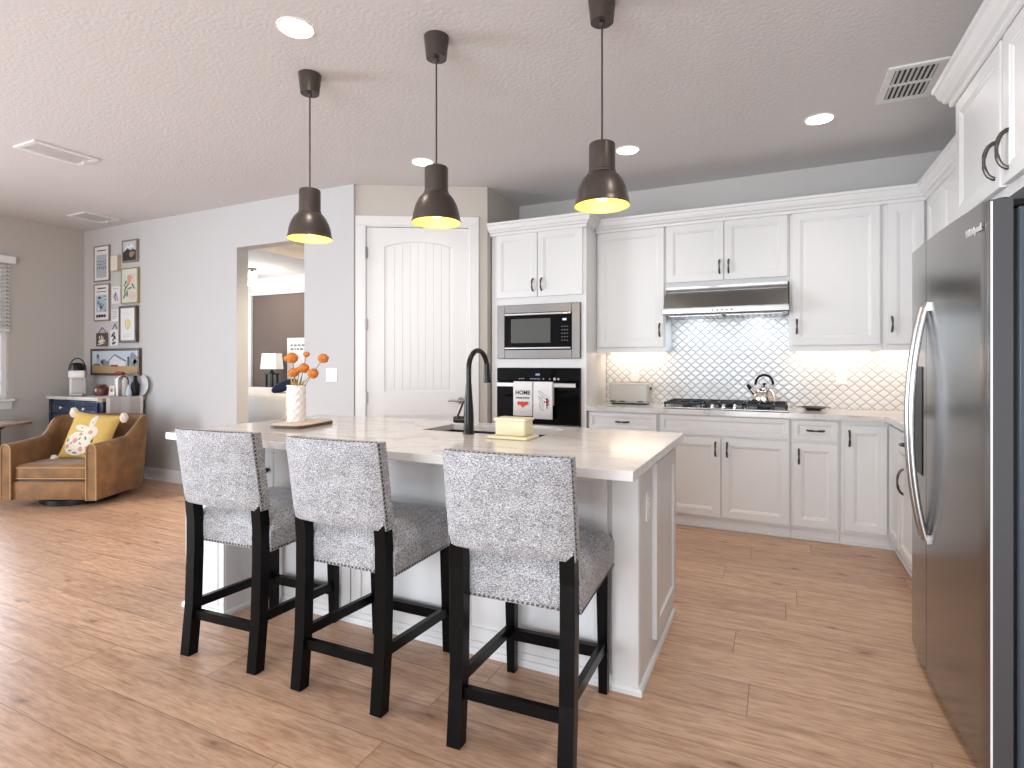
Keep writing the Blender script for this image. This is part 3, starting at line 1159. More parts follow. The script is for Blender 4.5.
c = base_cab('white base cabinet with one drawer left of the cooktop', -1.455, -.858)
door_y(c, -1.44, -.872, .735, .880, BY, DRAW, hx=-1.155, hz=.808, vertical=False, name='drawer')
door_y(c, -1.44, -1.16, .105, .720, BY, hx=-1.195, hz=.61)
door_y(c, -1.154, -.872, .105, .720, BY, hx=-1.118, hz=.61)
c = base_cab('wide white base cabinet with two doors under the gas cooktop', -.856, .098)
front(None, c, 'drawer_front', (-.845, BY, .733), X, FN, .932, .150, DRAW)
door_y(c, -.845, -.386, .105, .715, BY, hx=-.425, hz=.63)
door_y(c, -.380, .087, .105, .715, BY, hx=-.340, hz=.63)
c = base_cab('narrow white base cabinet with a drawer right of the cooktop', .100, .412)
door_y(c, .113, .398, .735, .880, BY, DRAW, hx=.258, hz=.808, vertical=False, name='drawer')
door_y(c, .113, .398, .105, .715, BY, hx=.150, hz=.615)
c = base_cab('white base cabinet with one full height door in the inner corner', .414, RX - .013)
door_y(c, .440, .694, .108, .858, BY, hx=.468, hz=.765)
BXR = .70


def base_cab_r(label, y0, y1):
    t = thing('base_cabinet', label, 'cabinet', (1.0, (y0 + y1) / 2, 0))
    mb = MB(); mb.box(BXR + .021, RX - .013, y0, y1, .085, .893, .001)
    mb.build('body', M_cab, t)
    mb = MB(); mb.box(BXR + .048, BXR + .066, y0, y1, 0, .088)
    mb.box(BXR + .036, BXR + .049, y0, y1, 0, .020, .003)
    mb.build('toe_kick', M_cab, t)
    return t


c = base_cab_r('narrow white corner door cabinet on the right wall, left of its drawers', 4.222, 4.566)
door_x(c, 4.235, 4.560, .105, .870, BXR)
c = base_cab_r('white base cabinet with a drawer beside the refrigerator', 3.66, 4.218)
door_x(c, 3.672, 4.208, .745, .870, BXR, DRAW, hy=3.99, hz=.81, vertical=False, name='drawer')
door_x(c, 3.672, 4.208, .105, .725, BXR, hy=4.075, hz=.575, L=.15)
c = base_cab_r('white base cabinet hidden between the drawers and the refrigerator', 3.075, 3.656)
door_x(c, 3.085, 3.646, .745, .870, BXR, DRAW, hy=3.37, hz=.81, vertical=False, name='drawer')
door_x(c, 3.085, 3.646, .105, .725, BXR, hy=3.20, hz=.60)

# ---- L-shaped countertop
mb = MB()
outline = [(-1.457, 4.537), (.665, 4.537), (.685, 4.517), (.685, 3.066), (RX - .014, 3.066), (RX - .014, KY - .014), (-1.457, KY - .014)]
mb.prism(outline, lambda u, v, t: (u, v, t), .894, .930)
ct = mb.build('countertop', M_quartz)
tag(ct, 'L-shaped white quartz countertop along the kitchen wall', 'countertop')

# ---- gas cooktop
ck = thing('gas_cooktop', 'black five burner gas cooktop set in the counter under the hood', 'cooktop', (-.375, 4.86, .93))
mb = MB(); mb.box(-.832, .086, 4.615, 5.085, .931, .944, .004)
mb.build('tray', M_steelh, ck)
for x, y, r in ((-.66, 4.97, .05), (-.66, 4.76, .04), (-.373, 4.90, .06), (-.085, 4.97, .04), (-.085, 4.76, .05)):
    mb = MB(); mb.lathe([(r, 0), (r, .012), (r * .8, .014), (r * .8, .022), (.0, .024)], (x, y, .944), 20)
    mb.build('burner', M_iron, ck, smooth=True)
for x0, x1 in ((-.826, -.528), (-.520, -.226), (-.218, .080)):
    mb = MB()
    ys = (4.625, 5.075) if x0 != -.520 else (4.70, 5.075)
    for y in ys:
        mb.box(x0, x1, y, y + .016, .965, .983, .002)
    for x in (x0, x1 - .014):
        mb.box(x, x + .014, ys[0], ys[1] + .016, .965, .983, .002)
    for k in (1, 2):
        xx = x0 + (x1 - x0) * k / 3
        mb.box(xx - .006, xx + .006, ys[0], ys[1], .967, .984, .002)
    mb.box(x0, x1, 4.855, 4.869, .967, .984, .002)
    for x in (x0 + .003, x1 - .017):
        for y in (ys[0], ys[1]):
            mb.box(x, x + .014, y, y + .014, .944, .967)
    mb.build('grate', M_iron, ck)
for i in range(5):
    mb = MB()
    x = -.373 + (i - 2) * .083
    mb.lathe([(.019, 0), (.019, .004), (.015, .007), (.0135, .026), (.011, .029), (0, .029)], (x, 4.655, .944), 18)
    mb.box(x - .003, x + .003, 4.641, 4.669, .968, .977, .001)
    mb.build('knob', M_chrome, ck, smooth=True)

# ---- kettle on the right rear grate
k = thing('kettle', 'polished steel whistling kettle on the cooktop', 'kettle', (-.085, 4.86, .985))
KC = (-.085, 4.86, .985)
mb = MB()
mb.lathe([(.0, .0), (.083, .0), (.090, .006), (.092, .025), (.088, .055), (.076, .085), (.056, .108), (.042, .117), (0, .119)], KC, 36)
mb.build('body', M_kettle, k, smooth=True)
mb = MB(); mb.lathe([(.040, .116), (.038, .123), (.02, .128), (0, .129)], KC, 28)
ld = mb.build('lid', M_kettle, k, smooth=True)
mb = MB(); mb.lathe([(.006, .127), (.006, .136), (.014, .143), (.014, .150), (.006, .155), (0, .155)], KC, 16)
mb.build('lid_knob', M_blackp, ld, smooth=True)
mb = MB(); mb.tube([(-.150, 4.835, 1.055), (-.175, 4.826, 1.082), (-.188, 4.821, 1.100)], [.022, .016, .013], 14)
mb.build('spout', M_kettle, k, smooth=True)
mb = MB(); mb.tube([(-.184, 4.822, 1.094), (-.206, 4.815, 1.125)], [.017, .012], 12)
mb.build('spout_cap', M_blackp, k, smooth=True)
mb = MB()
pts = [Vector((-.085, 4.86, 1.125)) + Vector((.064 * math.cos(a), .022 * math.cos(a), .078 * math.sin(a))) for a in [PI * i / 16 for i in range(17)]]
mb.tube(pts, .0095, 12)
mb.build('handle', M_blackp, k, smooth=True)

# ---- spoon rest
mb = MB()
mb.lathe([(0, 0), (.05, 0), (.055, .006), (.085, .018), (.095, .024), (.094, .027), (.082, .021), (.05, .010), (0, .008)], (.265, 4.93, .9305), 30)
for s in (-1, 1):
    mb.box(.265 + s * .105 - .012, .265 + s * .105 + .012, 4.915, 4.945, .951, .956, .002)
tag(mb.build('spoon_rest', mat('dark_glaze', (.05, .05, .05), .2), smooth=True), 'small dark round dish on the counter right of the cooktop', 'dish')

# ---- toaster
t = thing('toaster', 'long warm grey toaster on the counter beside the oven tower', 'toaster', (-1.185, 4.97, .93))
mb = MB()
vs = mb.box(-1.365, -1.005, 4.89, 5.06, .938, 1.122, .030, 5)
mb.build('body', M_greyp, t, smooth=True, angle=60)
mb = MB(); mb.box(-1.34, -1.03, 4.91, 5.04, .931, .945, .003)
mb.build('base', M_blackp, t)
mb = MB(); mb.box(-1.33, -1.04, 4.95, 4.965, 1.120, 1.1235); mb.box(-1.33, -1.04, 4.99, 5.005, 1.120, 1.1235)
mb.build('bread_slots', M_blackp, t)
mb = MB()
for x in (-1.315, -1.23, -1.07):
    mb.box(x - .03, x + .02, 4.883, 4.892, .953, .962, .002)
mb.build('front_controls', M_blackp, t)
mb = MB(); mb.box(-1.006, -.992, 4.955, 4.985, 1.06, 1.085, .003)
mb.build('lever', M_blackp, t)


# ---- outlets and switches
def plate(name, label, cat, c, u, n, w, h, rockers, kind):
    c, u, n = Vector(c), Vector(u), Vector(n)
    t = thing(name, label, cat, c)
    M = Matrix((( u.x, n.x, 0, c.x), (u.y, n.y, 0, c.y), (u.z, n.z, 1, c.z), (0, 0, 0, 1)))
    mb = MB(); mb.box(-w / 2, w / 2, 0, .006, -h / 2, h / 2, .002, M=M)
    mb.build('cover_plate', M_plastw, t)
    for x in rockers:
        if kind == 'switch':
            mb = MB(); mb.box(x - .017, x + .017, .005, .010, -.034, .034, .002, M=M)
            mb.build('rocker', M_plastw, t)
        else:
            for s in (-1, 1):
                mb = MB(); mb.box(x - .016, x + .016, .005, .008, s * .021 - .014, s * .021 + .014, .003, M=M)
                mb.mi = 1
                for q in (-.006, .006):
                    mb.box(x + q - .001, x + q + .001, .0075, .0085, s * .021 - .004, s * .021 + .006, M=M)
                mb.build('socket', [M_plastw, M_ink], t)


plate('light_switch', 'white double rocker light switch on the wall beside the opening', 'switch', (-3.672, LY, 1.188), X, (0, -1, 0), .130, .122, (-.025, .025), 'switch')
plate('wall_outlet', 'white wall outlet on the backsplash above the toaster', 'outlet', (-1.185, KY - .012, 1.185), X, (0, -1, 0), .075, .118, (0,), 'outlet')
plate('wall_outlet', 'white wall outlet on the backsplash right of the cooktop', 'outlet', (.475, KY - .012, 1.185), X, (0, -1, 0), .075, .118, (0,), 'outlet')

# ================================================================ REFRIGERATOR
fr = thing('refrigerator', 'tall stainless side-by-side refrigerator at the right edge', 'refrigerator', (1.0, 2.58, 0))
F0, F1, FS = 2.125, 3.040, 2.745
mb = MB(); mb.box(.648, RX - .03, F0 + .006, F1 - .006, .03, 1.765, .006)
mb.build('cabinet_body', mat('fridge_side_grey', (.075, .095, .12), .3, metal=.3), fr)


def fdoor(name, y0, y1):
    mb = MB()
    poly = []
    n = 22
    tot = F1 - F0
    for i in range(n + 1):
        y = y0 + (y1 - y0) * i / n
        q = (y - F0) / tot * 2 - 1
        x = .5635 - .011 * q - .014 * (1 - q * q)
        e = min(i, n - i)
        if y - F0 < .001 or F1 - y < .001:
            x += .005
        poly.append((x, y))
    poly = poly + [(.635, y1), (.635, y0)]
    mb.prism(poly, lambda u, v, t: (u, v, t), .055, 1.790)
    for f in mb.bm.faces:
        f.normal_update()
        if abs(f.normal.y) > .9:
            f.material_index = 1
    return mb.build(name, [M_steel, mat('fridge_door_side', (.075, .078, .085), .4, metal=.3)], fr, smooth=True, angle=35)


dl = fdoor('freezer_door', FS + .004, F1)
dr = fdoor('fridge_door', F0, FS - .004)


def fhandle(parent, y):
    mb = MB()
    pts, rs = [], []
    for i in range(25):
        t = -1 + 2 * i / 24
        pts.append((.540 - .050 * (1 - t * t) ** 0.9, y, 1.06 + .465 * t))
        rs.append(.0115)
    mb.tube(pts, rs, 14, flat=1.25, up=(1, 0, 0))
    for s in (-1, 1):
        mb.box(.535, .556, y - .015, y + .015, 1.06 + s * .462 - .020, 1.06 + s * .462 + .020, .004)
    mb.build('door_handle', M_hand, parent, smooth=True, label='bowed satin steel handle')


fhandle(dl, FS + .035)
fhandle(dr, FS - .040)
mb = MB()
mb.box(.544, .556, 2.80, 2.955, .83, 1.285, .004)
mb.build('ice_dispenser', M_blackp, dl, label='black ice and water dispenser')
mb = MB(); mb.box(.60, .66, F0 + .01, F1 - .01, .005, .052, .003)
mb.build('bottom_grille', M_blackp, fr)
mb = MB(); mb.box(.60, .76, F0 + .012, F0 + .085, 1.766, 1.790, .004); mb.tube([(.622, F0 + .045, 1.788), (.622, F0 + .045, 1.800)], .016, 14)
mb.build('hinge_cover', M_blackp, fr)
mb = MB(); mb.box(.632, .650, F0 + .02, F1 - .02, .06, 1.76)
mb.build('door_gasket', M_blackp, fr)
mb = MB(); mb.box(.5815, .587, F0 - .0015, F0 + .002, .06, 1.785)  # white strip standing in for the highlight along the door edge
mb.build('edge_highlight', M_plastw, dr)
mb = MB()
add_text(mb, 'Whirlpool', .030, (.5635, 2.215, 1.716), (0.05, -1, 0), Z, .001)
o = mb.build('logo', M_logo, dr)
s = o.modifiers.new('solid', 'SOLIDIFY'); s.thickness = .002; s.offset = 0

# ================================================================ ISLAND
IX0, IX1, IY0, IY1 = -2.862, -.485, 2.20, 2.965
isl = thing('kitchen_island', 'pale panelled kitchen island base under the white quartz top', 'island', (-1.67, 2.5, 0))
mb = MB()
# carcass open at the top where the sink bowl hangs
mb.box(-2.545, -1.85, IY0, IY1, 0.0, .892)
mb.box(-1.02, IX1, IY0, IY1, 0.0, .892)
mb.box(-1.85, -1.02, IY0, IY0 + .10, 0.0, .892)
mb.box(-1.85, -1.02, IY1 - .05, IY1, 0.0, .892)
mb.box(-1.85, -1.02, IY0, IY1, 0.0, .55)
mb.box(-2.548, -.594, IY0 - .021, IY0, 0, .054)
mb.build('body', M_isl, isl)
mb = MB()
mb.box(IX0, -2.55, 1.945, IY1, 0.0, .893, .003)
mb.box(IX0 + .01, -2.60, 1.938, 1.947, 0.045, .893, .002)
mb.box(-2.585, -2.551, 1.936, 1.947, 0.0, .893, .002)
mb.build('end_wing', M_isl, isl)
mb = MB()
mb.box(-.594, IX1 - .001, IY0 - .022, IY0 + .01, 0, .893, .003)
mb.build('corner_pilaster', M_isl, isl)
d = MB(); d.panel((-2.538, IY0 - .021, .055), X, FN, .60, .82, SHAK); dd = d.build('door', M_isl, isl)
mb = MB(); mb.lathe([(.006, 0), (.006, .014), (.015, .020), (.016, .028), (.010, .033), (0, .034)], (0, 0, 0), 16, Matrix.Translation((-2.505, IY0 - .021, .715)) @ Matrix.Rotation(PI / 2, 4, 'X'))
mb.build('knob', M_blackp, dd, smooth=True)
d = MB(); d.panel((-1.930, IY0 - .021, .055), X, FN, .62, .82, SHAK); d.build('door', M_isl, isl)
d = MB(); d.panel((-1.302, IY0 - .021, .055), X, FN, .69, .82, SHAK); d.build('door', M_isl, isl)
d = MB(); d.panel((IX1 + .020, 2.44, .10), Y, (1, 0, 0), .51, .765, [(.070, 0.0), (.074, -.009), (.080, -.011)]); d.build('end_panel', M_isl, isl)
mb = MB()
mb.sweep([(IX0, 1.937), (-2.55, 1.937), (-2.55, IY0 - .021), (-.60, IY0 - .021), (-.594, IY0 - .023), (IX1 + .001, IY0 - .023), (IX1 + .001, IY1 + .002)][::1],
         [(-.004, 0), (.014, 0), (.014, .016), (.008, .026), (-.004, .028)])
mb.build('shoe_molding', M_isl, isl)
plate('island_outlet', 'white outlet on the right end panel of the island', 'outlet', (IX1 + .0005, 2.335, .705), (0, 1, 0), (1, 0, 0), .075, .118, (0,), 'outlet')

mb = MB()
CX0, CX1, CY0, CY1 = -2.93, -.437, 1.88, 3.03
SX0, SX1, SY0, SY1 = -1.775, -1.065, 2.56, 2.905
Z0, Z1 = .894, .930
for (a, b, zz) in ((Z0, Z1, 0),):
    o4 = [(CX0, CY0), (CX1, CY0), (CX1, CY1), (CX0, CY1)]
    i4 = [(SX0, SY0), (SX1, SY0), (SX1, SY1), (SX0, SY1)]
    vo = [[mb.bm.verts.new((x, y, z)) for x, y in o4] for z in (a, b)]
    vi = [[mb.bm.verts.new((x, y, z)) for x, y in i4] for z in (a, b)]
    for k in range(4):
        j = (k + 1) % 4
        mb.bm.faces.new((vo[0][k], vo[0][j], vo[1][j], vo[1][k]))
        mb.bm.faces.new((vi[0][k], vi[0][j], vi[1][j], vi[1][k]))
        mb.bm.faces.new((vo[1][k], vo[1][j], vi[1][j], vi[1][k]))
        mb.bm.faces.new((vo[0][k], vo[0][j], vi[0][j], vi[0][k]))
ic = mb.build('island_countertop', M_quartz)
tag(ic, 'long white veined quartz countertop on the island', 'countertop')
bv = ic.modifiers.new('bevel', 'BEVEL'); bv.width = .003; bv.segments = 2; bv.limit_method = 'ANGLE'

sk = thing('sink', 'undermount steel sink in the island countertop', 'sink', (-1.42, 2.73, .70))
mb = MB()
mb.box(SX0 - .015, SX1 + .015, SY0 - .015, SY1 + .015, .690, .700)
for a, b, c, e in ((SX0 - .015, SX0 + .002, SY0 - .015, SY1 + .015), (SX1 - .002, SX1 + .015, SY0 - .015, SY1 + .015), (SX0, SX1, SY0 - .015, SY0 + .002), (SX0, SX1, SY1 - .002, SY1 + .015)):
    mb.box(a, b, c, e, .70, .893)
mb.build('basin', M_steelh, sk)
mb = MB(); mb.lathe([(.045, .700), (.045, .703), (.03, .704), (0, .702)], (-1.42, 2.76, 0), 20)
mb.build('drain', M_chrome, sk, smooth=True)

fa = thing('kitchen_faucet', 'dark bronze gooseneck faucet beside the island sink', 'faucet', (-1.44, 2.51, .93))
mb = MB()
mb.lathe([(.031, 0), (.031, .006), (.027, .012), (.026, .10), (.022, .16), (.0165, .24), (.015, .26)], (-1.44, 2.51, .931), 24)
mb.build('base_column', M_bronze, fa, smooth=True)
mb = MB()
pts = [(-1.44, 2.51, 1.18), (-1.44, 2.51, 1.27)]
R = .095
for i in range(13):
    a = PI - PI * 0.93 * i / 12
    pts.append((-1.44 + (.006 * i / 12), 2.51 + R + R * math.cos(a), 1.27 + R * math.sin(a)))
mb.tube(pts, .0138, 14)
mb.build('spout', M_bronze, fa, smooth=True)
mb = MB()
e = Vector(pts[-1])
mb.tube([e + Z * .005, e - Z * .03 + Y * .002, e - Z * .10 + Y * .008], [.0165, .018, .0215], 16)
mb.build('spray_head', M_bronze, fa, smooth=True)
mb = MB(); mb.tube([(-1.44, 2.51, 1.005), (-1.50, 2.49, 1.005), (-1.515, 2.485, 1.005)], [.019, .019, .016], 14)
hd = mb.build('valve', M_bronze, fa, smooth=True)
mb = MB(); mb.tube([(-1.495, 2.49, 1.02), (-1.478, 2.492, 1.06), (-1.462, 2.494, 1.10)], [.006, .0055, .005], 10)
mb.build('lever', M_bronze, hd, smooth=True)

bd = thing('butter_dish', 'pale yellow lidded butter dish on the island', 'dish', (-1.17, 2.47, .93))
mb = MB(); mb.box(-1.275, -1.060, 2.395, 2.552, .931, .944, .005, 2)
mb.build('plate', M_butter, bd)
mb = MB(); mb.box(-1.248, -1.086, 2.432, 2.532, .944, 1.022, .010, 3); mb.box(-1.253, -1.081, 2.427, 2.537, 1.016, 1.030, .004, 2)
mb.build('lid', M_butter, bd, smooth=True, angle=50)

mb = MB()
pts = []
for i in range(32):
    a = 2 * PI * i / 32
    ex = math.copysign(abs(math.cos(a)) ** .35, math.cos(a)); ey = math.copysign(abs(math.sin(a)) ** .35, math.sin(a))
    pts.append((-2.512 + .112 * ex - .03 * ey, 2.425 + .17 * ey + .015 * ex))
mb.prism(pts, lambda u, v, t: (u, v, t), .931, .953)
cb = mb.build('cutting_board', [mat('pale_slab_top', (.66, .56, .45), .55, var=.12, vscale=12)])
tag(cb, 'small pale wooden board with bark edge under the white vase', 'cutting board')
mb = MB()
mb.prism([(-2.512 + (x + 2.512) * 1.012, 2.425 + (y - 2.425) * 1.012) for x, y in pts], lambda u, v, t: (u, v, t), .932, .948)
mb.build('bark_edge', M_dkwood, cb, label='dark bark rim')

VC = (-2.552, 2.415, .953)
mb = MB()
rings = []
N = 64
for k in range(61):
    z = .215 * k / 60
    ring = []
    for i in range(N):
        a = 2 * PI * i / N
        # chevron relief bands
        ph = (z / .043 + abs(((a / (2 * PI) * 8) % 1) - .5) * 1.0) % 1
        r = .049 + .0065 * (1 - abs(ph - .5) * 2) - (.002 if k in (0, 60) else 0)
        ring.append(mb.bm.verts.new((VC[0] + r * math.cos(a), VC[1] + r * math.sin(a), VC[2] + z)))
    rings.append(ring)
inner = []
for r, z in ((.044, .214), (.042, .12), (.042, .02)):
    inner.append([mb.bm.verts.new((VC[0] + r * math.cos(2 * PI * i / N), VC[1] + r * math.sin(2 * PI * i / N), VC[2] + z)) for i in range(N)])
mb.ring_faces(rings + inner)
tag(mb.build('vase', M_ceram, smooth=True, angle=30), 'white ceramic vase with embossed chevrons on the island', 'vase')

FL = [((-2.639, 2.463, 1.328), .030, 'large double orange bloom highest on the left of the vase'),
      ((-2.560, 2.500, 1.350), .016, 'small orange bloom at the very top of the bouquet'),
      ((-2.470, 2.545, 1.325), .027, 'orange bloom leaning farthest right on a long bare stem'),
      ((-2.574, 2.494, 1.268), .026, 'orange bloom in the middle of the bouquet, right of centre'),
      ((-2.632, 2.468, 1.240), .027, 'orange bloom low on the left above the vase rim'),
      ((-2.520, 2.512, 1.235), .028, 'peach orange bloom low on the right above the vase rim'),
      ((-2.600, 2.480, 1.255), .018, 'small orange bud tucked between the two middle blooms')]
for i, (p, r, lab) in enumerate(FL):
    k = .9745
    p = Vector((p[0] * k, p[1] * k, 1.3 + (p[2] - 1.3) * k))
    b = Vector((VC[0] + random.uniform(-.012, .012), VC[1] + random.uniform(-.012, .012), .99))
    q = Vector((VC[0] + (p.x - VC[0]) * .33, VC[1] + (p.y - VC[1]) * .33, VC[2] + .215))
    t = thing('dried_flower', lab, 'flower', b, group='dried orange flowers in the vase')
    mb = MB(); mb.tube([b, q, q.lerp(p, .5) + Vector((.004, 0, .006)), p], [.0022, .0022, .002, .0018], 6)
    mb.build('stem', M_stem, t, smooth=True)
    mb = MB()
    ic_ = bmesh.ops.create_icosphere(mb.bm, subdivisions=3, radius=r * 1.12)
    for v in ic_['verts']:
        d = 1 + .22 * noise.noise(v.co * (2.2 / r) + Vector((i * 3.1, 0, 0)))
        v.co = p + Vector((v.co.x, v.co.y, v.co.z * .92)) * d
    if i == 0:
        o2 = bmesh.ops.create_icosphere(mb.bm, subdivisions=2, radius=r * .6)
        for v in o2['verts']:
            v.co = p + Vector((-.032, -.01, -.003)) + v.co
    mb.build('bloom', M_orange, t, smooth=True)
mb = MB()
for dx, dz in ((-.022, .11), (-.010, .13), (.004, .10), (.022, .12), (.03, .09)):
    b = Vector((VC[0] + dx * .5, VC[1] + dx * .3, VC[2] + .16))
    tp = b + Vector((dx * .9, dx * .4, dz))
    s = (tp - b).cross(Vector((.43, -.9, 0))).normalized()
    ring = [(b - s * .002), b.lerp(tp, .5) - s * .008, tp, b.lerp(tp, .5) + s * .008 + Vector((.002, -.004, 0)), b + s * .002]
    lo = [mb.bm.verts.new(q) for q in ring]
    hi = [mb.bm.verts.new(q + Vector((.0008, -.0016, 0))) for q in ring]
    mb.ring_faces([lo, hi])
tag(mb.build('dried_leaves', mat('dry_leaf', (.42, .26, .06), .8, var=.3, vscale=30)), 'mustard brown dried leaves standing in the white vase', 'leaves')


# ================================================================ COUNTER STOOLS
def make_stool(label):
    t = thing('counter_stool', label, 'stool', (0, 0, 0), group='upholstered counter stools at the island')
    HWX = .196
    # local: back at y = -.27, seat front at y = +.27
    for s in (-1, 1):
        mb = MB()
        # rear leg: raked foot, then the upright that carries the back
        path = [(-.262, 0.0), (-.240, .22), (-.232, .46), (-.232, .60), (-.245, .75), (-.268, .90)]
        for (ya, za), (yb, zb) in zip(path, path[1:]):
            mb.bar((s * HWX, ya, za), (s * HWX, yb, zb), .050, .048)
        mb.build('leg', M_black, t)
    for s in (-1, 1):
        mb = MB()
        mb.bar((s * HWX, .232, 0.0), (s * HWX, .222, .52), .034, .034, .048, .048)
        mb.build('leg', M_black, t)
        mb = MB(); mb.bar((s * HWX, -.238, .215), (s * HWX, .226, .185), .022, .040)
        mb.build('stretcher', M_black, t)
    mb = MB(); mb.box(-.19, .19, -.252, -.230, .155, .195); mb.build('stretcher', M_black, t)
    mb = MB(); mb.box(-.19, .19, .214, .240, .138, .182); mb.build('stretcher', M_black, t)
    for s in (-1, 1):
        for y, z in ((-.262, 0), (.232, 0)):
            pass
    # seat cushion: crowned top, gathered edge
    mb = MB()
    nx, ny = 16, 18
    x0, x1, y0, y1 = -.228, .228, -.208, .262
    top, side = [], []

    def sp(i, j):
        u, v = -1 + 2 * i / nx, -1 + 2 * j / ny
        x = (x0 + x1) / 2 + (x1 - x0) / 2 * u
        y = (y0 + y1) / 2 + (y1 - y0) / 2 * v
        e = (1 - u ** 6) * (1 - v ** 6)
        z = .600 + .060 * e ** .5 + .006 * noise.noise(Vector((x * 9, y * 9, 1)))
        # notch the rear corners round the uprights
        return Vector((x, y, z))
    g = [[mb.bm.verts.new(sp(i, j)) for j in range(ny + 1)] for i in range(nx + 1)]
    for i in range(nx):
        for j in range(ny):
            mb.bm.faces.new((g[i][j], g[i + 1][j], g[i + 1][j + 1], g[i][j + 1]))
    per = [g[i][0] for i in range(nx + 1)] + [g[nx][j] for j in range(1, ny + 1)] + [g[i][ny] for i in range(nx - 1, -1, -1)] + [g[0][j] for j in range(ny - 1, 0, -1)]
    rows = [per]
    for z, sc_ in ((.575, 1.012), (.53, 1.010), (.492, .998)):
        rows.append([mb.bm.verts.new((v.co.x * sc_, (v.co.y - .03) * sc_ + .03, z)) for v in per])
    mb.ring_faces(rows, True, False, True)
    mb.build('seat', M_chen, t, smooth=True, angle=70)
    # backrest: slightly curved padded slab
    mb = MB()
    nx, nz = 14, 14
    F, B = [], []

    def bp(u, v, side):
        x = .224 * u * (1.0 - .004 * v)
        z = .842 + .166 * v
        yc = -.250 - .052 * (v + 1) / 2 * 1.0 + .018 * (u * u) * (1 if side < 0 else 1)
        ed = (1 - abs(u) ** 10) * (1 - abs(v) ** 10)
        th = .026 + .012 * ed ** .5
        if side > 0:
            th += .010 * ed ** .5
        return Vector((x, yc + side * th, z))
    gb = [[mb.bm.verts.new(bp(-1 + 2 * i / nx, -1 + 2 * j / nz, -1)) for j in range(nz + 1)] for i in range(nx + 1)]
    gf = [[mb.bm.verts.new(bp(-1 + 2 * i / nx, -1 + 2 * j / nz, 1)) for j in range(nz + 1)] for i in range(nx + 1)]
    for gg in (gb, gf):
        for i in range(nx):
            for j in range(nz):
                mb.bm.faces.new((gg[i][j], gg[i + 1][j], gg[i + 1][j + 1], gg[i][j + 1]))

    def perim(g, a, b):
        return [g[i][0] for i in range(a + 1)] + [g[a][j] for j in range(1, b + 1)] + [g[i][b] for i in range(a - 1, -1, -1)] + [g[0][j] for j in range(b - 1, 0, -1)]
    mb.ring_faces([perim(gb, nx, nz), perim(gf, nx, nz)], True, False, False)
    mb.build('backrest', M_chen, t, smooth=True, angle=50)
    # nailhead trim, back and seat
    mb = MB()

    def nail(p, nrm, r=.0055):
        nrm = Vector(nrm)
        a = nrm.orthogonal().normalized(); b = nrm.cross(a)
        ring = [mb.bm.verts.new(Vector(p) + a * r * math.cos(k * PI / 3) + b * r * math.sin(k * PI / 3)) for k in range(6)]
        tip = mb.bm.verts.new(Vector(p) + nrm * r * .6)
        for k in range(6):
            mb.bm.faces.new((ring[k], ring[(k + 1) % 6], tip))
    m = 20
    for k in range(m):
        v = -.96 + 1.92 * k / (m - 1)
        for s in (-1, 1):
            p = (bp(s, v, -1) * .82 + bp(s, v, 1) * .18)
            nail(p + X * s * .001, (s, 0, 0))
    for k in range(24):
        u = -.96 + 1.92 * k / 23
        p = bp(u, 1, -1) * .82 + bp(u, 1, 1) * .18
        nail(p + Z * .001, (0, 0, 1))
    stuff(mb.build('back_nailhead_trim', M_pewter, t, smooth=True))
    mb = MB()
    for k in range(26):
        u = -.97 + 1.94 * k / 25
        nail((.228 * u, -.2105, .500), (0, -1, 0))
        nail((.228 * u, .2635, .500), (0, 1, 0))
    for k in range(27):
        y = -.202 + .458 * k / 26
        for s in (-1, 1):
            nail((s * .2295, y, .500), (s, 0, 0))
    stuff(mb.build('seat_nailhead_trim', M_pewter, t, smooth=True))
    return t


st = make_stool('grey upholstered counter stool nearest the right end of the island')
st.location = (-.800, 1.900, 0); st.rotation_euler = (0, 0, .045)
dup(st, (-1.530, 1.910, 0), .018, 'grey upholstered counter stool in the middle of the three')
dup(st, (-2.190, 1.900, 0), .060, 'grey upholstered counter stool at the left end of the island')

# ================================================================ PENDANTS AND CEILING
pt = thing('pendant_lamp', 'bronze bell pendant lamp farthest left, in front of the opening', 'lamp', (-2.340, 2.31, CEIL), group='bronze pendant lamps over the island')
px, py = -2.340, 2.31
mb = MB(); mb.lathe([(.050, -.106), (.061, -.006), (.061, 0)], (px, py, CEIL - .0005), 32); mb.lathe([(.011, -.125), (.013, -.112)], (px, py, CEIL), 12)
mb.build('ceiling_canopy', M_shade, pt, smooth=True)
mb = MB(); mb.cyl((px, py, CEIL - .115), (px, py, 2.255), .0042, n=8)
mb.build('cord', M_cord, pt, smooth=True)
prof = [(0, 2.262), (.050, 2.262), (.0555, 2.258), (.0575, 2.250), (.0575, 2.142), (.061, 2.138), (.061, 2.130), (.070, 2.122), (.088, 2.100), (.102, 2.070), (.111, 2.040), (.116, 2.012), (.117, 2.000), (.122, 1.992), (.122, 1.986)]
mb = MB(); mb.lathe(prof, (px, py, 0), 40, cap1=False)
mb.build('shade', M_shade, pt, smooth=True, angle=35)
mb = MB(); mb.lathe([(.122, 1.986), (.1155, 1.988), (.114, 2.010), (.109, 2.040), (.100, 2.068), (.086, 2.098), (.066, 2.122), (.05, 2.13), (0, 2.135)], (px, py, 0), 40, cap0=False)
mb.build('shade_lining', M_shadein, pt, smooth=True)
mb = MB()
u = bmesh.ops.create_uvsphere(mb.bm, u_segments=20, v_segments=12, radius=.034)
for v in u['verts']:
    v.co = Vector((px, py, 2.045)) + v.co
mb.cyl((px, py, 2.07), (px, py, 2.125), .014, n=12)
mb.build('bulb', M_bulb, pt, smooth=True)
dup(pt, (-1.508, 2.31, CEIL), 0, 'bronze bell pendant lamp in the middle of the row')
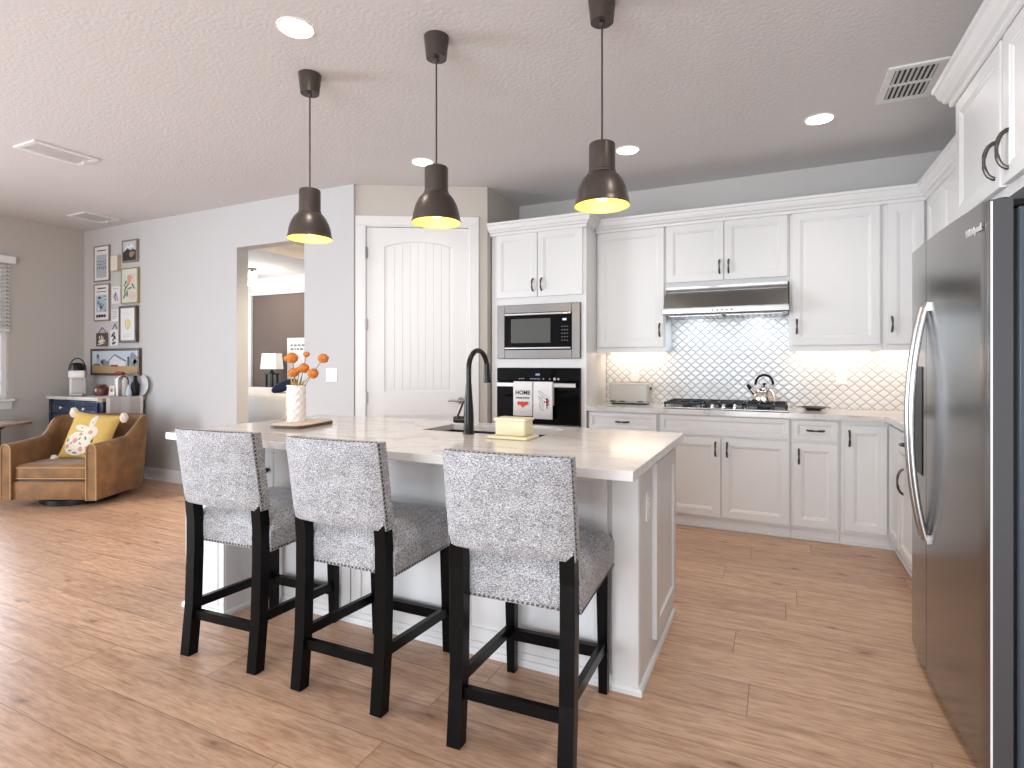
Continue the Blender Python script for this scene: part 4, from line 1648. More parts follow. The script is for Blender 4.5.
dup(pt, (-.690, 2.375, CEIL), 0, 'bronze bell pendant lamp farthest right, in front of the wall cabinets')


def point_light(name, loc, power, color, r=.03):
    d = bpy.data.lights.new(name, 'POINT')
    d.energy, d.color, d.shadow_soft_size = power, color, r
    o = bpy.data.objects.new(name, d)
    o.location = loc
    sc.collection.objects.link(o)


for x, y in ((-2.34, 2.31), (-1.508, 2.31), (-.69, 2.375)):
    point_light('pendant_glow', (x, y, 2.000), 2.2, (1.0, .72, .36), .03)


def spot_light(name, loc, power, color):
    d = bpy.data.lights.new(name, 'SPOT')
    d.energy, d.color, d.shadow_soft_size = power, color, .05
    d.spot_size, d.spot_blend = math.radians(125), 1.0
    o = bpy.data.objects.new(name, d)
    o.location = loc
    sc.collection.objects.link(o)


spot_light('bedroom_entry_fill', (-4.25, 4.75, 2.86), 240, (1.0, .82, .62))  # added warm spot without a fixture, brightens the jamb of the opening
for (x, y), lab in (((-2.073, 1.959), 'round recessed ceiling light nearest the top edge, between the two left pendants'),
                    ((-2.545, 3.70), 'round recessed ceiling light in front of the pantry door'),
                    ((-1.010, 4.155), 'round recessed ceiling light in front of the oven tower, beside the right pendant'),
                    ((.258, 4.163), 'round recessed ceiling light nearest the air vent')):
    t = thing('recessed_light', lab, 'light', (x, y, CEIL), group='recessed ceiling lights')
    mb = MB(); mb.lathe([(.088, -.0005), (.088, -.003), (.084, -.005), (.079, -.005), (.077, -.001)], (x, y, CEIL), 32, cap0=False, cap1=False)
    mb.build('trim_ring', M_white, t, smooth=True)
    mb = MB(); mb.lathe([(0, -.0060), (.060, -.0056), (.078, -.0040), (.078, -.001), (0, -.001)], (x, y, CEIL), 28, cap0=False, cap1=False)
    mb.build('lens', M_led, t)
    spot_light('recessed_and_fill_beam', (x, y, CEIL - .03), 17, (1.0, .93, .85))
for x, y, w in ((0.1, 1.9, 44), (-4.6, .6, 17), (-1.5, -1.2, 17)):  # extra spots without fixtures, out of view; one lifts the aisle floor
    spot_light('recessed_and_fill_beam', (x, y, CEIL - .03), w, (1.0, .93, .85))

v = thing('air_vent', 'white slatted air vent in the ceiling near the fridge cabinet', 'vent', (.685, 3.83, CEIL))
VX0, VX1, VY0, VY1 = .552, .822, 3.600, 4.060
mb = MB()
for a, b, c, e in ((VX0 + .035, VX1 - .035, VY0, VY0 + .035), (VX0 + .035, VX1 - .035, VY1 - .035, VY1), (VX0, VX0 + .035, VY0, VY1), (VX1 - .035, VX1, VY0, VY1), (VX0 + .035, VX1 - .035, 3.822, 3.838)):
    mb.box(a, b, c, e, CEIL - .012, CEIL - .001)
mb.build('frame', M_white, v)
mb = MB(); mb.box(VX0 + .03, VX1 - .03, VY0 + .03, VY1 - .03, CEIL - .0025, CEIL - .0008)
mb.build('duct_opening', M_ventdk, v)
for yy0, yy1 in ((VY0 + .036, 3.821), (3.839, VY1 - .036)):
    for i in range(8):
        x = VX0 + .048 + i * .0250
        mb = MB()
        M = Matrix.Translation((x, (yy0 + yy1) / 2, CEIL - .0085)) @ Matrix.Rotation(-.5, 4, 'Y')
        mb.box(-.0085, .0085, -(yy1 - yy0) / 2, (yy1 - yy0) / 2, -.001, .001, M=M)
        mb.build('slat', M_white, v)


def ceil_vent(label, x0, x1, y0, y1):
    t = thing('air_vent', label, 'vent', ((x0 + x1) / 2, (y0 + y1) / 2, CEIL))
    mb = MB()
    w = .032
    for a, b, c, e in ((x0 + w, x1 - w, y0, y0 + w), (x0 + w, x1 - w, y1 - w, y1), (x0, x0 + w, y0, y1), (x1 - w, x1, y0, y1)):
        mb.box(a, b, c, e, CEIL - .012, CEIL - .001)
    mb.build('frame', M_white, t)
    mb = MB(); mb.box(x0 + .02, x1 - .02, y0 + .02, y1 - .02, CEIL - .003, CEIL - .0008)
    mb.build('duct_opening', flat('duct_grey', (.75, .75, .75)), t)
    n = 9
    for i in range(n):
        x = x0 + w + (x1 - x0 - 2 * w) * (i + .5) / n
        mb = MB()
        M = Matrix.Translation((x, (y0 + y1) / 2, CEIL - .009)) @ Matrix.Rotation(.15, 4, 'Y')
        mb.box(-.0125, .0125, -(y1 - y0) / 2 + w, (y1 - y0) / 2 - w, -.001, .001, M=M)
        mb.build('slat', M_white, t)
    mb = MB(); mb.box((x0 + x1) / 2 - .006, (x0 + x1) / 2 + .006, y1 - .05, y1 - .03, CEIL - .03, CEIL - .01, .002)
    mb.build('lever', M_white, t)


ceil_vent('white ceiling air vent nearer the camera at upper left', -5.09, -4.80, 2.13, 2.56)
ceil_vent('white ceiling air vent near the corner above the gallery of pictures', -6.95, -6.60, 3.375, 3.725)

# ================================================================ SITTING CORNER
ROT = math.radians(25.4)
AC = (-6.01, 3.03, 0)
ac = thing('swivel_armchair', 'camel velvet swivel armchair by the window wall', 'armchair', AC, ROT)
AO = Vector(AC)


def lp(x, y, z):
    return AO + Vector((x, y, z))


# outer plan of the tub: right front -> round the back -> left front
HW, HB, TH, CR = .425, .385, .088, .17
outer, tang = [], []
for i in range(9):
    outer.append((HW, -.36 + (HB - CR + .36) * i / 8))
for i in range(1, 9):
    a = (PI / 2) * i / 8
    outer.append((HW - CR + CR * math.cos(a), HB - CR + CR * math.sin(a)))
for i in range(1, 6):
    outer.append((HW - CR - 2 * (HW - CR) * i / 6, HB))
outer += [(-x, y) for x, y in reversed(outer[:17])]
mb = MB()
rings = []
m = len(outer)
for k, (x, y) in enumerate(outer):
    a = Vector(outer[max(0, k - 1)]); b = Vector(outer[min(m - 1, k + 1)])
    d = (b - a).normalized()
    n2 = Vector((d.y, -d.x))     # outward
    if k == 0 or k == m - 1:
        n2 = Vector((1 if x > 0 else -1, 0))
    # height of the top rail along the arm: low front, sweeping up to the back
    q = (y + .36) / (HB + .36)
    h = .572 + .045 * q
    sw = max(0, min(1, (q - .56) / .30)); sw = sw * sw * (3 - 2 * sw)
    h += sw * .165
    lean = .055 * q * (h - .07) / .75
    thk = TH - .02 * sw
    sec = []
    o2 = Vector((x, y))
    for dep, z, ln in ((.01, .07, 0.0), (0.0, .09, 0.0), (0.0, .33, .45), (0.0, h - .05, .95), (.010, h - .014, 1.0), (.035, h, 1.0), (thk - .035, h - .002, 1.0), (thk - .008, h - .018, .98), (thk, h - .06, .9), (thk + .01, .36, .4), (thk + .01, .10, 0.0), (thk, .07, 0.0)):
        p = o2 + n2 * (lean * ln) - n2 * dep
        sec.append(mb.bm.verts.new(lp(p.x, p.y, z)))
    rings.append(sec)
mb.ring_faces(rings)
mb.build('arms_and_back', M_velvet, ac, smooth=True, angle=55)
# welt along the front edges
for s in (-1, 1):
    mb = MB()
    xo, xi = s * HW, s * (HW - TH)
    mb.tube([lp(xo, -.362, .072), lp(xo, -.364, .52), lp(xo - s * .012, -.363, .560), lp(xo - s * .035, -.362, .574), lp(xi + s * .035, -.362, .572), lp(xi + s * .008, -.363, .553), lp(xi, -.364, .52), lp(xi, -.362, .072)], .006, 8)
    mb.build('piping', M_pipe, ac, smooth=True)
mb = MB(); mb.box(AC[0] - HW + TH - .004, AC[0] + HW - TH + .004, AC[1] - .345, AC[1] - .23, .072, .235, .012, 2)
mb.build('front_rail', M_velvet, ac, smooth=True)
mb = MB(); mb.box(AC[0] - HW + TH + .002, AC[0] + HW - TH - .002, AC[1] - .335, AC[1] + .24, .237, .385, .04, 4)
for v_ in mb.bm.verts:
    q = (v_.co - AO)
    if v_.co.z > .33:
        v_.co.z += .030 * max(0, 1 - (q.x / .3) ** 2) * max(0, 1 - ((q.y + .05) / .32) ** 2)
cu = mb.build('seat_cushion', M_velvet, ac, smooth=True, angle=60)
mb = MB()
for z in (.262, .358):
    x0, x1 = AC[0] - HW + TH + .010, AC[0] + HW - TH - .010
    mb.tube([(x0, AC[1] - .20, z), (x0, AC[1] - .320, z), (x0 + .018, AC[1] - .337, z), (x1 - .018, AC[1] - .337, z), (x1, AC[1] - .320, z), (x1, AC[1] - .20, z)], .005, 8)
mb.build('cushion_piping', M_pipe, cu, smooth=True)
mb = MB(); mb.lathe([(.0, .0), (.30, .0), (.31, .008), (.31, .05), (.10, .055), (.10, .12), (0, .12)], (AC[0], AC[1] + .02, 0), 36)
mb.build('swivel_base', M_blackp, ac, smooth=True)

# ---- bunny cushion leaning in the chair
PCN = Vector((-6.02, 3.125, .585))
cyaw = ROT
uR = Vector((math.cos(cyaw), math.sin(cyaw), 0))
back = Vector((-math.sin(cyaw), math.cos(cyaw), 0))
tilt = math.radians(22)
vU = (Z * math.cos(tilt) + back * math.sin(tilt)).normalized()
roll = math.radians(-6)
pu = uR * math.cos(roll) + vU * math.sin(roll)
pv = vU * math.cos(roll) - uR * math.sin(roll)
pn = pu.cross(pv).normalized()      # points toward the room
PS = .235


def pil(u, v, side):
    e = max(0, (1 - u * u)) * max(0, (1 - v * v))
    k = 1 - .06 * (1 - abs(u * v))        # edges pulled in between the corners
    return PCN + pu * (PS * u * (1 - .07 * (1 - v * v) * abs(u))) + pv * (PS * v * (1 - .07 * (1 - u * u) * abs(v))) + pn * side * (.075 * e ** .55 + .004)


pw = thing('throw_pillow', 'mustard throw pillow with a white rabbit and flowers, in the armchair', 'pillow', PCN - Z * .2)
mb = MB()
n = 18
gf = [[mb.bm.verts.new(pil(-1 + 2 * i / n, -1 + 2 * j / n, 1)) for j in range(n + 1)] for i in range(n + 1)]
gb = [[mb.bm.verts.new(pil(-1 + 2 * i / n, -1 + 2 * j / n, -1)) for j in range(n + 1)] for i in range(n + 1)]
for gg in (gf, gb):
    for i in range(n):
        for j in range(n):
            mb.bm.faces.new((gg[i][j], gg[i + 1][j], gg[i + 1][j + 1], gg[i][j + 1]))


def per_(g):
    return [g[i][0] for i in range(n + 1)] + [g[n][j] for j in range(1, n + 1)] + [g[i][n] for i in range(n - 1, -1, -1)] + [g[0][j] for j in range(n - 1, 0, -1)]


mb.ring_faces([per_(gf), per_(gb)], True, False, False)
mb.build('cover', M_yellow, pw, smooth=True, angle=60)


def patch(mb, cu_, cv_, ru, rv, rot, lift, nseg=16, nr=3):
    """small padded patch that lies on the pillow's curved front"""
    c0 = mb.bm.verts.new(pil(cu_, cv_, 1) + pn * (lift + .002))
    prev = None
    for k in range(1, nr + 1):
        ring = []
        for i in range(nseg):
            a = 2 * PI * i / nseg
            x, y = ru * k / nr * math.cos(a), rv * k / nr * math.sin(a)
            uu = max(-.98, min(.98, cu_ + x * math.cos(rot) - y * math.sin(rot)))
            vv = max(-.98, min(.98, cv_ + x * math.sin(rot) + y * math.cos(rot)))
            ring.append(mb.bm.verts.new(pil(uu, vv, 1) + pn * (lift if k < nr else .0008)))
        for i in range(nseg):
            j = (i + 1) % nseg
            f = mb.bm.faces.new((c0, ring[i], ring[j])) if prev is None else mb.bm.faces.new((prev[i], ring[i], ring[j], prev[j]))
            f.material_index = mb.mi
        prev = ring


mb = MB()
patch(mb, -.25, -.42, .52, .50, 0, .005, 24)          # body
patch(mb, .20, .10, .30, .26, .5, .006, 20)           # head
patch(mb, .12, .58, .12, .34, .12, .006)              # upright ear
patch(mb, -.22, .26, .34, .13, -.12, .006)            # folded ear
patch(mb, .22, -.45, .16, .38, -.25, .0065)
mb.build('rabbit_applique', M_cream, pw, smooth=True)
mb = MB()
for (a, b, r) in ((-.30, -.30, .15), (.22, .10, .13), (-.60, -.55, .12), (.02, -.62, .13), (-.15, -.02, .08), (.25, -.55, .10)):
    mb.mi = 0
    patch(mb, a, b, r, r * .9, .3, .011, 12, 2)
    mb.mi = 1
    patch(mb, a, b, r * .38, r * .38, .3, .015, 10, 1)
mb.mi = 2
for (a, b, rt_) in ((-.45, -.42, .5), (-.12, -.20, 1.1), (-.05, -.40, -.6), (-.42, -.72, .2), (.10, -.15, 1.9), (-.66, -.30, 1.2), (-.22, -.80, .0), (.12, .55, 1.4), (-.20, .26, -.1), (.38, -.25, 1.5), (.25, -.78, .4)):
    patch(mb, a, b, .11, .04, rt_, .011, 10, 1)
mb.build('flower_embroidery', [M_pink, M_yellow, M_green], pw, smooth=True)
for su, sv in ((-1, 1), (1, 1), (-1, -1)):
    c = pil(su, sv, 1) + pu * su * .02 + pv * (.0 if sv > 0 else -.005)
    mb = MB()
    ic_ = bmesh.ops.create_icosphere(mb.bm, subdivisions=3, radius=.042)
    for v_ in ic_['verts']:
        v_.co = c - Z * .02 + Vector((v_.co.x * .85, v_.co.y * .85, v_.co.z * 1.15)) * (1 + .3 * noise.noise(v_.co * 70))
    mb.build('tassel', M_cream, pw, smooth=True)

# ---- round side table at the left edge
tb = thing('side_table', 'round wooden table at the left edge of the photo', 'table', (-7.29, 2.90, 0))
mb = MB(); mb.lathe([(0, .650), (.26, .650), (.288, .656), (.292, .662), (.292, .675), (.285, .681), (0, .681)], (-7.29, 2.90, 0), 48)
mb.build('table_top', M_oak, tb, smooth=True)
mb = MB(); mb.lathe([(0, 0), (.22, 0), (.22, .02), (.06, .05), (.045, .10), (.045, .60), (.12, .651), (0, .651)], (-7.29, 2.90, 0), 28)
mb.build('pedestal', M_dkwood, tb, smooth=True)
mb = MB(); mb.box(-7.38, -7.16, 2.80, 3.0, .6815, .686, .001)
tag(mb.build('placemat', flat('placemat_blue', (.42, .47, .52))), 'pale blue mat lying on the round side table', 'placemat')

# ---- coffee cabinet
CFX0, CFX1, CFY0, CFY1, CFZ = -7.46, -6.40, 3.44, LY - .018, .925
cf = thing('coffee_cabinet', 'navy cabinet with white top used as a coffee station', 'cabinet', ((CFX0 + CFX1) / 2, 3.65, 0))
mb = MB(); mb.box(CFX0 + .02, CFX1 - .06, CFY0 + .03, CFY1 - .01, .09, CFZ - .035, .002)
mb.build('body', M_navy, cf)
for x in (CFX0 + .01, CFX1 - .055):
    for y in (CFY0 + .005, CFY1 - .05):
        mb = MB(); mb.box(x, x + .045, y, y + .045, 0, CFZ - .034, .003)
        mb.build('corner_post', M_navydark, cf)
mb = MB(); mb.box(CFX0 - .012, CFX1 - .075, CFY0 - .012, CFY1, CFZ - .033, CFZ, .004, 2)
mb.build('top', M_quartz, cf)
mb = MB(); mb.box(CFX1 - .074, CFX1 + .012, CFY0 - .012, CFY1, CFZ - .040, CFZ, .004, 2)
mb.build('side_board', M_oak, cf, label='wooden end board of the top')
for x0, x1 in ((CFX0 + .065, -6.98), (-6.965, CFX1 - .125)):
    mb = MB(); mb.panel((x0, CFY0 + .012, .735), X, FN, x1 - x0, .135, DRAW)
    d = mb.build('drawer', M_navy, cf)
    mb = MB(); mb.lathe([(.006, 0), (.006, .012), (.014, .018), (.014, .026), (0, .03)], (0, 0, 0), 14, Matrix.Translation(((x0 + x1) / 2, CFY0 + .012, .80)) @ Matrix.Rotation(PI / 2, 4, 'X'))
    mb.build('knob', M_ceram, d, smooth=True)
    mb = MB(); mb.panel((x0, CFY0 + .012, .11), X, FN, x1 - x0, .605, SHAK)
    mb.build('door', M_navy, cf)
# runner draped over the end
mb = MB()
y0, y1 = CFY0 + .025, CFY1 - .03
xs_ = [(-6.78, CFZ + .003), (CFX1 - .02, CFZ + .003), (CFX1 + .013, CFZ + .001), (CFX1 + .018, CFZ - .02), (CFX1 + .016, .70), (CFX1 + .018, .47)]
k_ = 21
g = [[mb.bm.verts.new((x + .002 * math.sin(j * 1.1) * (1 if i > 2 else 0), y0 + (y1 - y0) * j / k_, z)) for j in range(k_ + 1)] for i, (x, z) in enumerate(xs_)]
for i in range(len(xs_) - 1):
    for j in range(k_):
        f = mb.bm.faces.new((g[i][j], g[i + 1][j], g[i + 1][j + 1], g[i][j + 1]))
        f.material_index = 1 if (j < 2 or j >= k_ - 2) else (2 if 8 <= j <= 12 else 0)
rn_ = mb.build('table_runner', [M_runner, M_runnerw, flat('runner_grey', (.56, .545, .53))])
s = rn_.modifiers.new('solid', 'SOLIDIFY'); s.thickness = .003; s.offset = 1
tag(rn_, 'striped beige runner hanging over the end of the coffee cabinet', 'runner')

# coffee machine
MX, MY = -7.26, 3.64
cm = thing('coffee_machine', 'white single serve coffee machine with black top on the navy cabinet', 'coffee machine', (MX, MY, CFZ), 1.0)
mb = MB(); mb.box(MX - .075, MX + .075, MY - .02, MY + .15, CFZ + .001, CFZ + .27, .015, 3); mb.box(MX - .075, MX + .075, MY - .12, MY + .15, CFZ + .20, CFZ + .285, .012, 3)
mb.build('body', M_plastw, cm, smooth=True, angle=50)
mb = MB(); mb.box(MX - .062, MX + .062, MY - .13, MY - .02, CFZ + .001, CFZ + .022, .006, 2)
mb.build('drip_tray', M_nickel, cm)
mb = MB(); mb.box(MX - .055, MX + .055, MY - .028, MY - .018, CFZ + .03, CFZ + .19, .003)
mb.build('cup_niche', M_greyp, cm)
mb = MB(); mb.lathe([(0, 0), (.068, 0), (.070, .02), (.064, .06), (.045, .085), (0, .093)], (MX, MY - .035, CFZ + .286), 26)
mb.build('black_lid', M_blackp, cm, smooth=True)
mb = MB()
mb.tube([(MX + .078 * math.cos(a), MY - .03, CFZ + .28 + .145 * math.sin(a)) for a in [PI * i / 18 for i in range(19)]], .007, 8)
mb.build('lever_handle', M_pewter, cm, smooth=True)

# small things on the cabinet
mb = MB(); mb.lathe([(0, 0), (.060, 0), (.072, .015), (.074, .08), (.060, .10), (.045, .108), (.048, .125), (0, .128)], (-6.94, 3.72, CFZ + .001), 24)
jr = tag(mb.build('jar', mat('brown_patch_glaze', (.11, .035, .025), .3, var=.9, vscale=28), smooth=True), 'brown mottled jar beside the coffee machine', 'jar')
t = thing('small_frame', 'little framed sunflower picture standing on the navy cabinet', 'picture', (-6.765, 3.735, CFZ))
M = Matrix.Translation((-6.765, 3.735, CFZ + .058)) @ Matrix.Rotation(-.12, 4, 'X')
mb = MB(); mb.box(-.055, .055, -.006, .008, -.057, .057, .003, M=M); mb.build('frame', M_ceram, t)
mb = MB()
mb.mi = 0; disc(mb, M @ Vector((0, -.0075, 0)), X, Z, .032, .034, 0, 16, .12)
mb.mi = 1; disc(mb, M @ Vector((0, -.0085, 0)), X, Z, .013, .013)
mb.build('print', [flat('sunflower_yellow', (.70, .45, .12)), M_dkwood], t)


def jug(name, label, cat, x, y, prof, m, handle=None, stripes=None):
    t = thing(name, label, cat, (x, y, CFZ))
    mb = MB(); mb.lathe(prof, (x, y, CFZ + .005), 28)
    mb.build('body', m, t, smooth=True)
    if handle:
        mb = MB(); mb.tube([Vector((x, y, CFZ + .005)) + Vector(p) for p in handle], .006, 8)
        mb.build('handle', m, t, smooth=True)
    return t


def stripe_mat():
    m = mat('striped_glaze', (.74, .71, .68), .3)
    nt = m.node_tree
    tc = nd(nt, 'ShaderNodeTexCoord'); w = nd(nt, 'ShaderNodeTexWave', wave_type='BANDS', bands_direction='X')
    w.inputs['Scale'].default_value = 6.5
    nt.links.new(tc.outputs['Object'], w.inputs['Vector'])
    c = ramp(nt, w.outputs['Fac'], [(.42, (.15, .13, .12)), (.55, (.76, .73, .70))])
    nt.links.new(c, nt.nodes['Principled BSDF'].inputs['Base Color'])
    return m


jug('jug', 'tall striped cream canister on the runner', 'canister', -6.565, 3.72, [(0, 0), (.062, 0), (.067, .01), (.068, .17), (.062, .205), (.04, .225), (0, .232)], stripe_mat())
mb = MB()
for dx in (-.04, .0, .04):
    ic_ = bmesh.ops.create_uvsphere(mb.bm, u_segments=14, v_segments=8, radius=.027)
    for v_ in ic_['verts']:
        v_.co = Vector((-6.575 + dx, 3.71, CFZ + .2575)) + Vector((v_.co.x, v_.co.y, v_.co.z * .75))
tag(mb.build('red_ribbon_bow', mat('dark_red_ribbon', (.20, .02, .03), .6), smooth=True), 'dark red bow resting on top of the striped canister', 'bow')
jug('bottle', 'slim black bottle vase behind the striped canister', 'bottle', -6.455, 3.80, [(0, 0), (.035, 0), (.040, .01), (.040, .13), (.02, .17), (.017, .215), (.022, .222), (0, .222)], M_blackp)
jug('teardrop_vase', 'pale blue teardrop vase in front of the black bottle', 'vase', -6.435, 3.720, [(0, 0), (.022, 0), (.030, .02), (.026, .06), (.012, .11), (.008, .13), (0, .132)], flat('pale_blue_glaze', (.45, .56, .62), .25))
t = thing('wall_plate', 'large pale round plate leaning on the wall at the cabinet end', 'plate', (-6.41, LY - .03, CFZ))
M = Matrix.Translation((-6.405, LY - .030, CFZ + .118)) @ Matrix.Rotation(PI / 2 - .08, 4, 'X')
mb = MB(); mb.lathe([(0, 0), (.06, 0), (.065, .004), (.112, .016), (.115, .019), (.110, .020), (.062, .009), (0, .008)], (0, 0, 0), 36, M)
mb.build('dish', mat('pale_grey_glaze', (.66, .67, .68), .3), t, smooth=True)


# ---- gallery of pictures
WY = LY


def picture(label, x0, x1, z0, z1, fm, fw, dep, paper, deco=None, mats=(), name='framed_picture', cat='picture', mat_w=0.0):
    t = thing(name, label, cat, ((x0 + x1) / 2, WY, z0), group=None)
    f = WY - dep
    mb = MB()
    if fw > 0:
        for a, b, c, e in ((x0, x0 + fw, z0, z1), (x1 - fw, x1, z0, z1), (x0 + fw, x1 - fw, z0, z0 + fw), (x0 + fw, x1 - fw, z1 - fw, z1)):
            mb.box(a, b, f, WY - .001, c, e, .002)
        mb.build('frame', fm, t)
    mb = MB()
    py = f + (.006 if fw > 0 else 0)
    mb.box(x0 + fw, x1 - fw, py, WY - .002, z0 + fw, z1 - fw)
    if deco:
        mb.mi = 1
        deco(mb, Vector(((x0 + x1) / 2, py - .0012, (z0 + z1) / 2)), (x1 - x0) / 2 - fw, (z1 - z0) / 2 - fw)
    mb.build('print', [paper, *mats], t)
    return t


def qd(mb, c, a, b, p, q):
    mb.poly([c + X * s + Z * r for s, r in ((a, p), (b, p), (b, q), (a, q))])


def d_chart(mb, c, w, h):
    mb.mi = 1; qd(mb, c, -w * .74, w * .74, -h * .86, h * .52)
    c = c - Y * .0006
    mb.mi = 2; qd(mb, c, -w * .6, w * .6, h * .74, h * .80)
    rnd = random.Random(3)
    for k in range(15):
        z = h * (.46 - .085 * k)
        a = -w * .66
        while a < w * .6:
            L = w * rnd.uniform(.08, .30)
            mb.mi = 2 if k in (4, 6, 8, 9) else 3
            th = h * (.014 if mb.mi == 3 else .024)
            qd(mb, c, a, min(a + L, w * .68), z - th, z + th)
            a += L + w * .10


def d_coffee(mb, c, w, h):
    mb.mi = 2; qd(mb, c, -w * .6, w * .6, h * .78, h * .85); qd(mb, c, -w * .7, w * .7, h * .60, h * .64)
    mb.mi = 1; qd(mb, c, -w * .74, w * .74, -h * .55, h * .42)
    c = c - Y * .0006
    rnd = random.Random(11)
    for k in range(26):
        mb.mi = rnd.choice((2, 3, 3, 0))
        disc(mb, c + X * rnd.uniform(-.6, .6) * w + Z * rnd.uniform(-.5, .36) * h - Y * .0002 * k, X, Z, w * rnd.uniform(.08, .2), h * rnd.uniform(.02, .07), rnd.uniform(-.4, .4), 9)
    mb.mi = 2
    for k in range(4):
        qd(mb, c - Y * .006, -w * .68 + k * w * .36, -w * .68 + k * w * .36 + w * .27, -h * .86, -h * .70)


def d_mount(mb, c, w, h):
    mb.mi = 1; mb.poly([c + X * a * w + Z * b * h for a, b in ((-1, -1), (1, -1), (1, -.05), (.55, .18), (.1, .05), (-.3, .28), (-.7, .05), (-1, -.1))])
    mb.mi = 2; disc(mb, c + X * w * .35 - Z * h * .35 - Y * .0006, X, Z, w * .42, h * .30, .2, 12, .1)
    mb.mi = 3; mb.poly([c - Y * .0006 + X * a * w + Z * b * h for a, b in ((-.8, .2), (-.3, .62), (-.05, .42), (.25, .78), (.8, .25), (.3, .4), (0, .25), (-.3, .4))])


def d_script(mb, c, w, h):
    mb.mi = 1
    for k in range(5):
        qd(mb, c, -w * .35, w * (.1 + .25 * (k % 2)), h * (.6 - .28 * k), h * (.66 - .28 * k))


def d_bouquet(mb, c, w, h):
    mb.mi = 4; disc(mb, c + X * w * .35 - Z * h * .62, X, Z, w * .48, h * .26, 0, 14)
    for k, (a, b, r, mi) in enumerate(((.15, .45, .42, 1), (.42, .22, .34, 2), (-.1, .2, .25, 1), (.45, .6, .22, 2))):
        mb.mi = mi; disc(mb, c - Y * .0005 * (k + 1) + X * a * w + Z * b * h, X, Z, w * r, h * r * .55, k, 14, .12)
    for k, (a, b, rt) in enumerate(((-.35, -.05, .8), (-.55, -.25, 1.3), (.1, -.15, .2), (-.5, .15, 1.1), (-.25, -.45, 1.6), (.55, -.05, 2.2), (-.6, -.6, .9))):
        mb.mi = 3; disc(mb, c - Y * .0005 * (k + 5) + X * a * w + Z * b * h, X, Z, w * .30, h * .045, rt, 10)


def d_sprig(mb, c, w, h):
    for k, (a, b) in enumerate(((-.35, -.1), (.0, .1), (.35, -.2), (-.1, -.45), (.5, -.5))):
        mb.mi = 1 + k % 2; disc(mb, c - Y * .0004 * k + X * a * w + Z * b * h, X, Z, w * .16, h * .34, .2 * (k - 2), 10)
    mb.mi = 3; qd(mb, c, -w * .6, w * .6, h * .72, h * .77)


def d_card(mb, c, w, h):
    for k in range(5):
        mb.mi = 1; qd(mb, c, -w * .7, w * (.7 if k % 2 else .5), h * (.68 - .3 * k), h * (.76 - .3 * k))


def d_wreath(mb, c, w, h):
    mb.mi = 1; disc(mb, c, X, Z, w * .42, w * .46, 0, 26, .05)
    mb.mi = 2; disc(mb, c - Y * .0006, X, Z, w * .26, w * .30, 0, 22)
    mb.mi = 3
    for z in (.72, .58, -.66, -.78):
        qd(mb, c, -w * (.55 if z > 0 else .65), w * (.55 if z > 0 else .65), h * z, h * (z + .045))


def d_barn(mb, c, w, h):
    mb.mi = 1; qd(mb, c, -w, w, -h, -h * .28)                       # field
    c = c - Y * .0006
    mb.mi = 2; mb.poly([c + X * a * w + Z * b * h for a, b in ((-.18, -.35), (.22, -.35), (.22, .15), (.02, .62), (-.18, .15))])
    mb.poly([c + X * a * w + Z * b * h for a, b in ((.22, -.35), (.48, -.35), (.48, .05), (.22, .15))])
    mb.mi = 3
    mb.poly([c - Y * .0004 + X * a * w + Z * b * h for a, b in ((-.22, .12), (.02, .62), (.02, .72), (-.26, .14))])
    mb.poly([c - Y * .0004 + X * a * w + Z * b * h for a, b in ((.02, .72), (.02, .60), (.50, .02), (.52, .12))])
    qd(mb, c, .56 * w, .66 * w, -.35 * h, .40 * h); disc(mb, c + X * .61 * w + Z * .42 * h, X, Z, .05 * w, .08 * h)
    qd(mb, c, -.78 * w, -.765 * w, -.2 * h, .5 * h); qd(mb, c, -.70 * w, -.685 * w, -.2 * h, .5 * h)
    for k in range(6):
        disc(mb, c + X * -.73 * w + Z * .55 * h - Y * .0002 * k, X, Z, .085 * w, .02 * h, k * PI / 6, 8)
    qd(mb, c, -.92 * w, -.62 * w, -.30 * h, -.16 * h)
    mb.mi = 4
    for a, b, r in ((-.45, -.05, .10), (-.55, .0, .08), (.82, .25, .17), (.9, -.1, .1), (-.3, -.12, .08)):
        disc(mb, c + X * a * w + Z * b * h, X, Z, r * w, r * w * .95, a, 12, .2)
    mb.mi = 5
    for a in (-.06, .10):
        qd(mb, c - Y * .0012, (a - .09) * w, (a + .06) * w, -.42 * h, -.24 * h)


white_paper = flat('print_paper_white', (.76, .77, .78))
picture('tall framed chart with grey text rows, upper left of the gallery', -7.385, -7.075, 2.265, 2.690, M_frameg, .014, .022, white_paper, d_chart, [flat('chart_blue_grey', (.45, .50, .55)), M_ink, M_pen])
picture('small wood framed mountain photo, top right of the gallery', -6.810, -6.530, 2.450, 2.705, M_frameg, .018, .030, flat('sky_grey_paper', (.52, .55, .58)), d_mount, [M_ink, flat('sand_brown', (.27, .20, .14)), white_paper])
picture('little deep cream box sign between the chart and the mountain photo', -7.020, -6.875, 2.365, 2.550, flat('oak_pale_box', (.52, .44, .33)), .008, .040, flat('cream_paper', (.74, .70, .60)), d_script, [M_tan])
picture('tall framed blue coffee illustration below the grey chart', -7.385, -7.075, 1.795, 2.235, M_frameg, .014, .022, white_paper, d_coffee, [flat('print_pale_blue', (.42, .52, .60)), M_ink, flat('print_slate', (.16, .22, .29))])
picture('gold framed floral bouquet print on pale green', -6.830, -6.515, 1.975, 2.385, flat('gold_frame', (.36, .28, .15), .4), .015, .030, flat('pale_green_paper', (.60, .66, .55)), d_bouquet, [flat('rose_brown', (.55, .33, .26)), flat('blush', (.72, .52, .44)), flat('leaf_dark', (.08, .12, .08)), flat('vase_pink', (.66, .52, .47))])
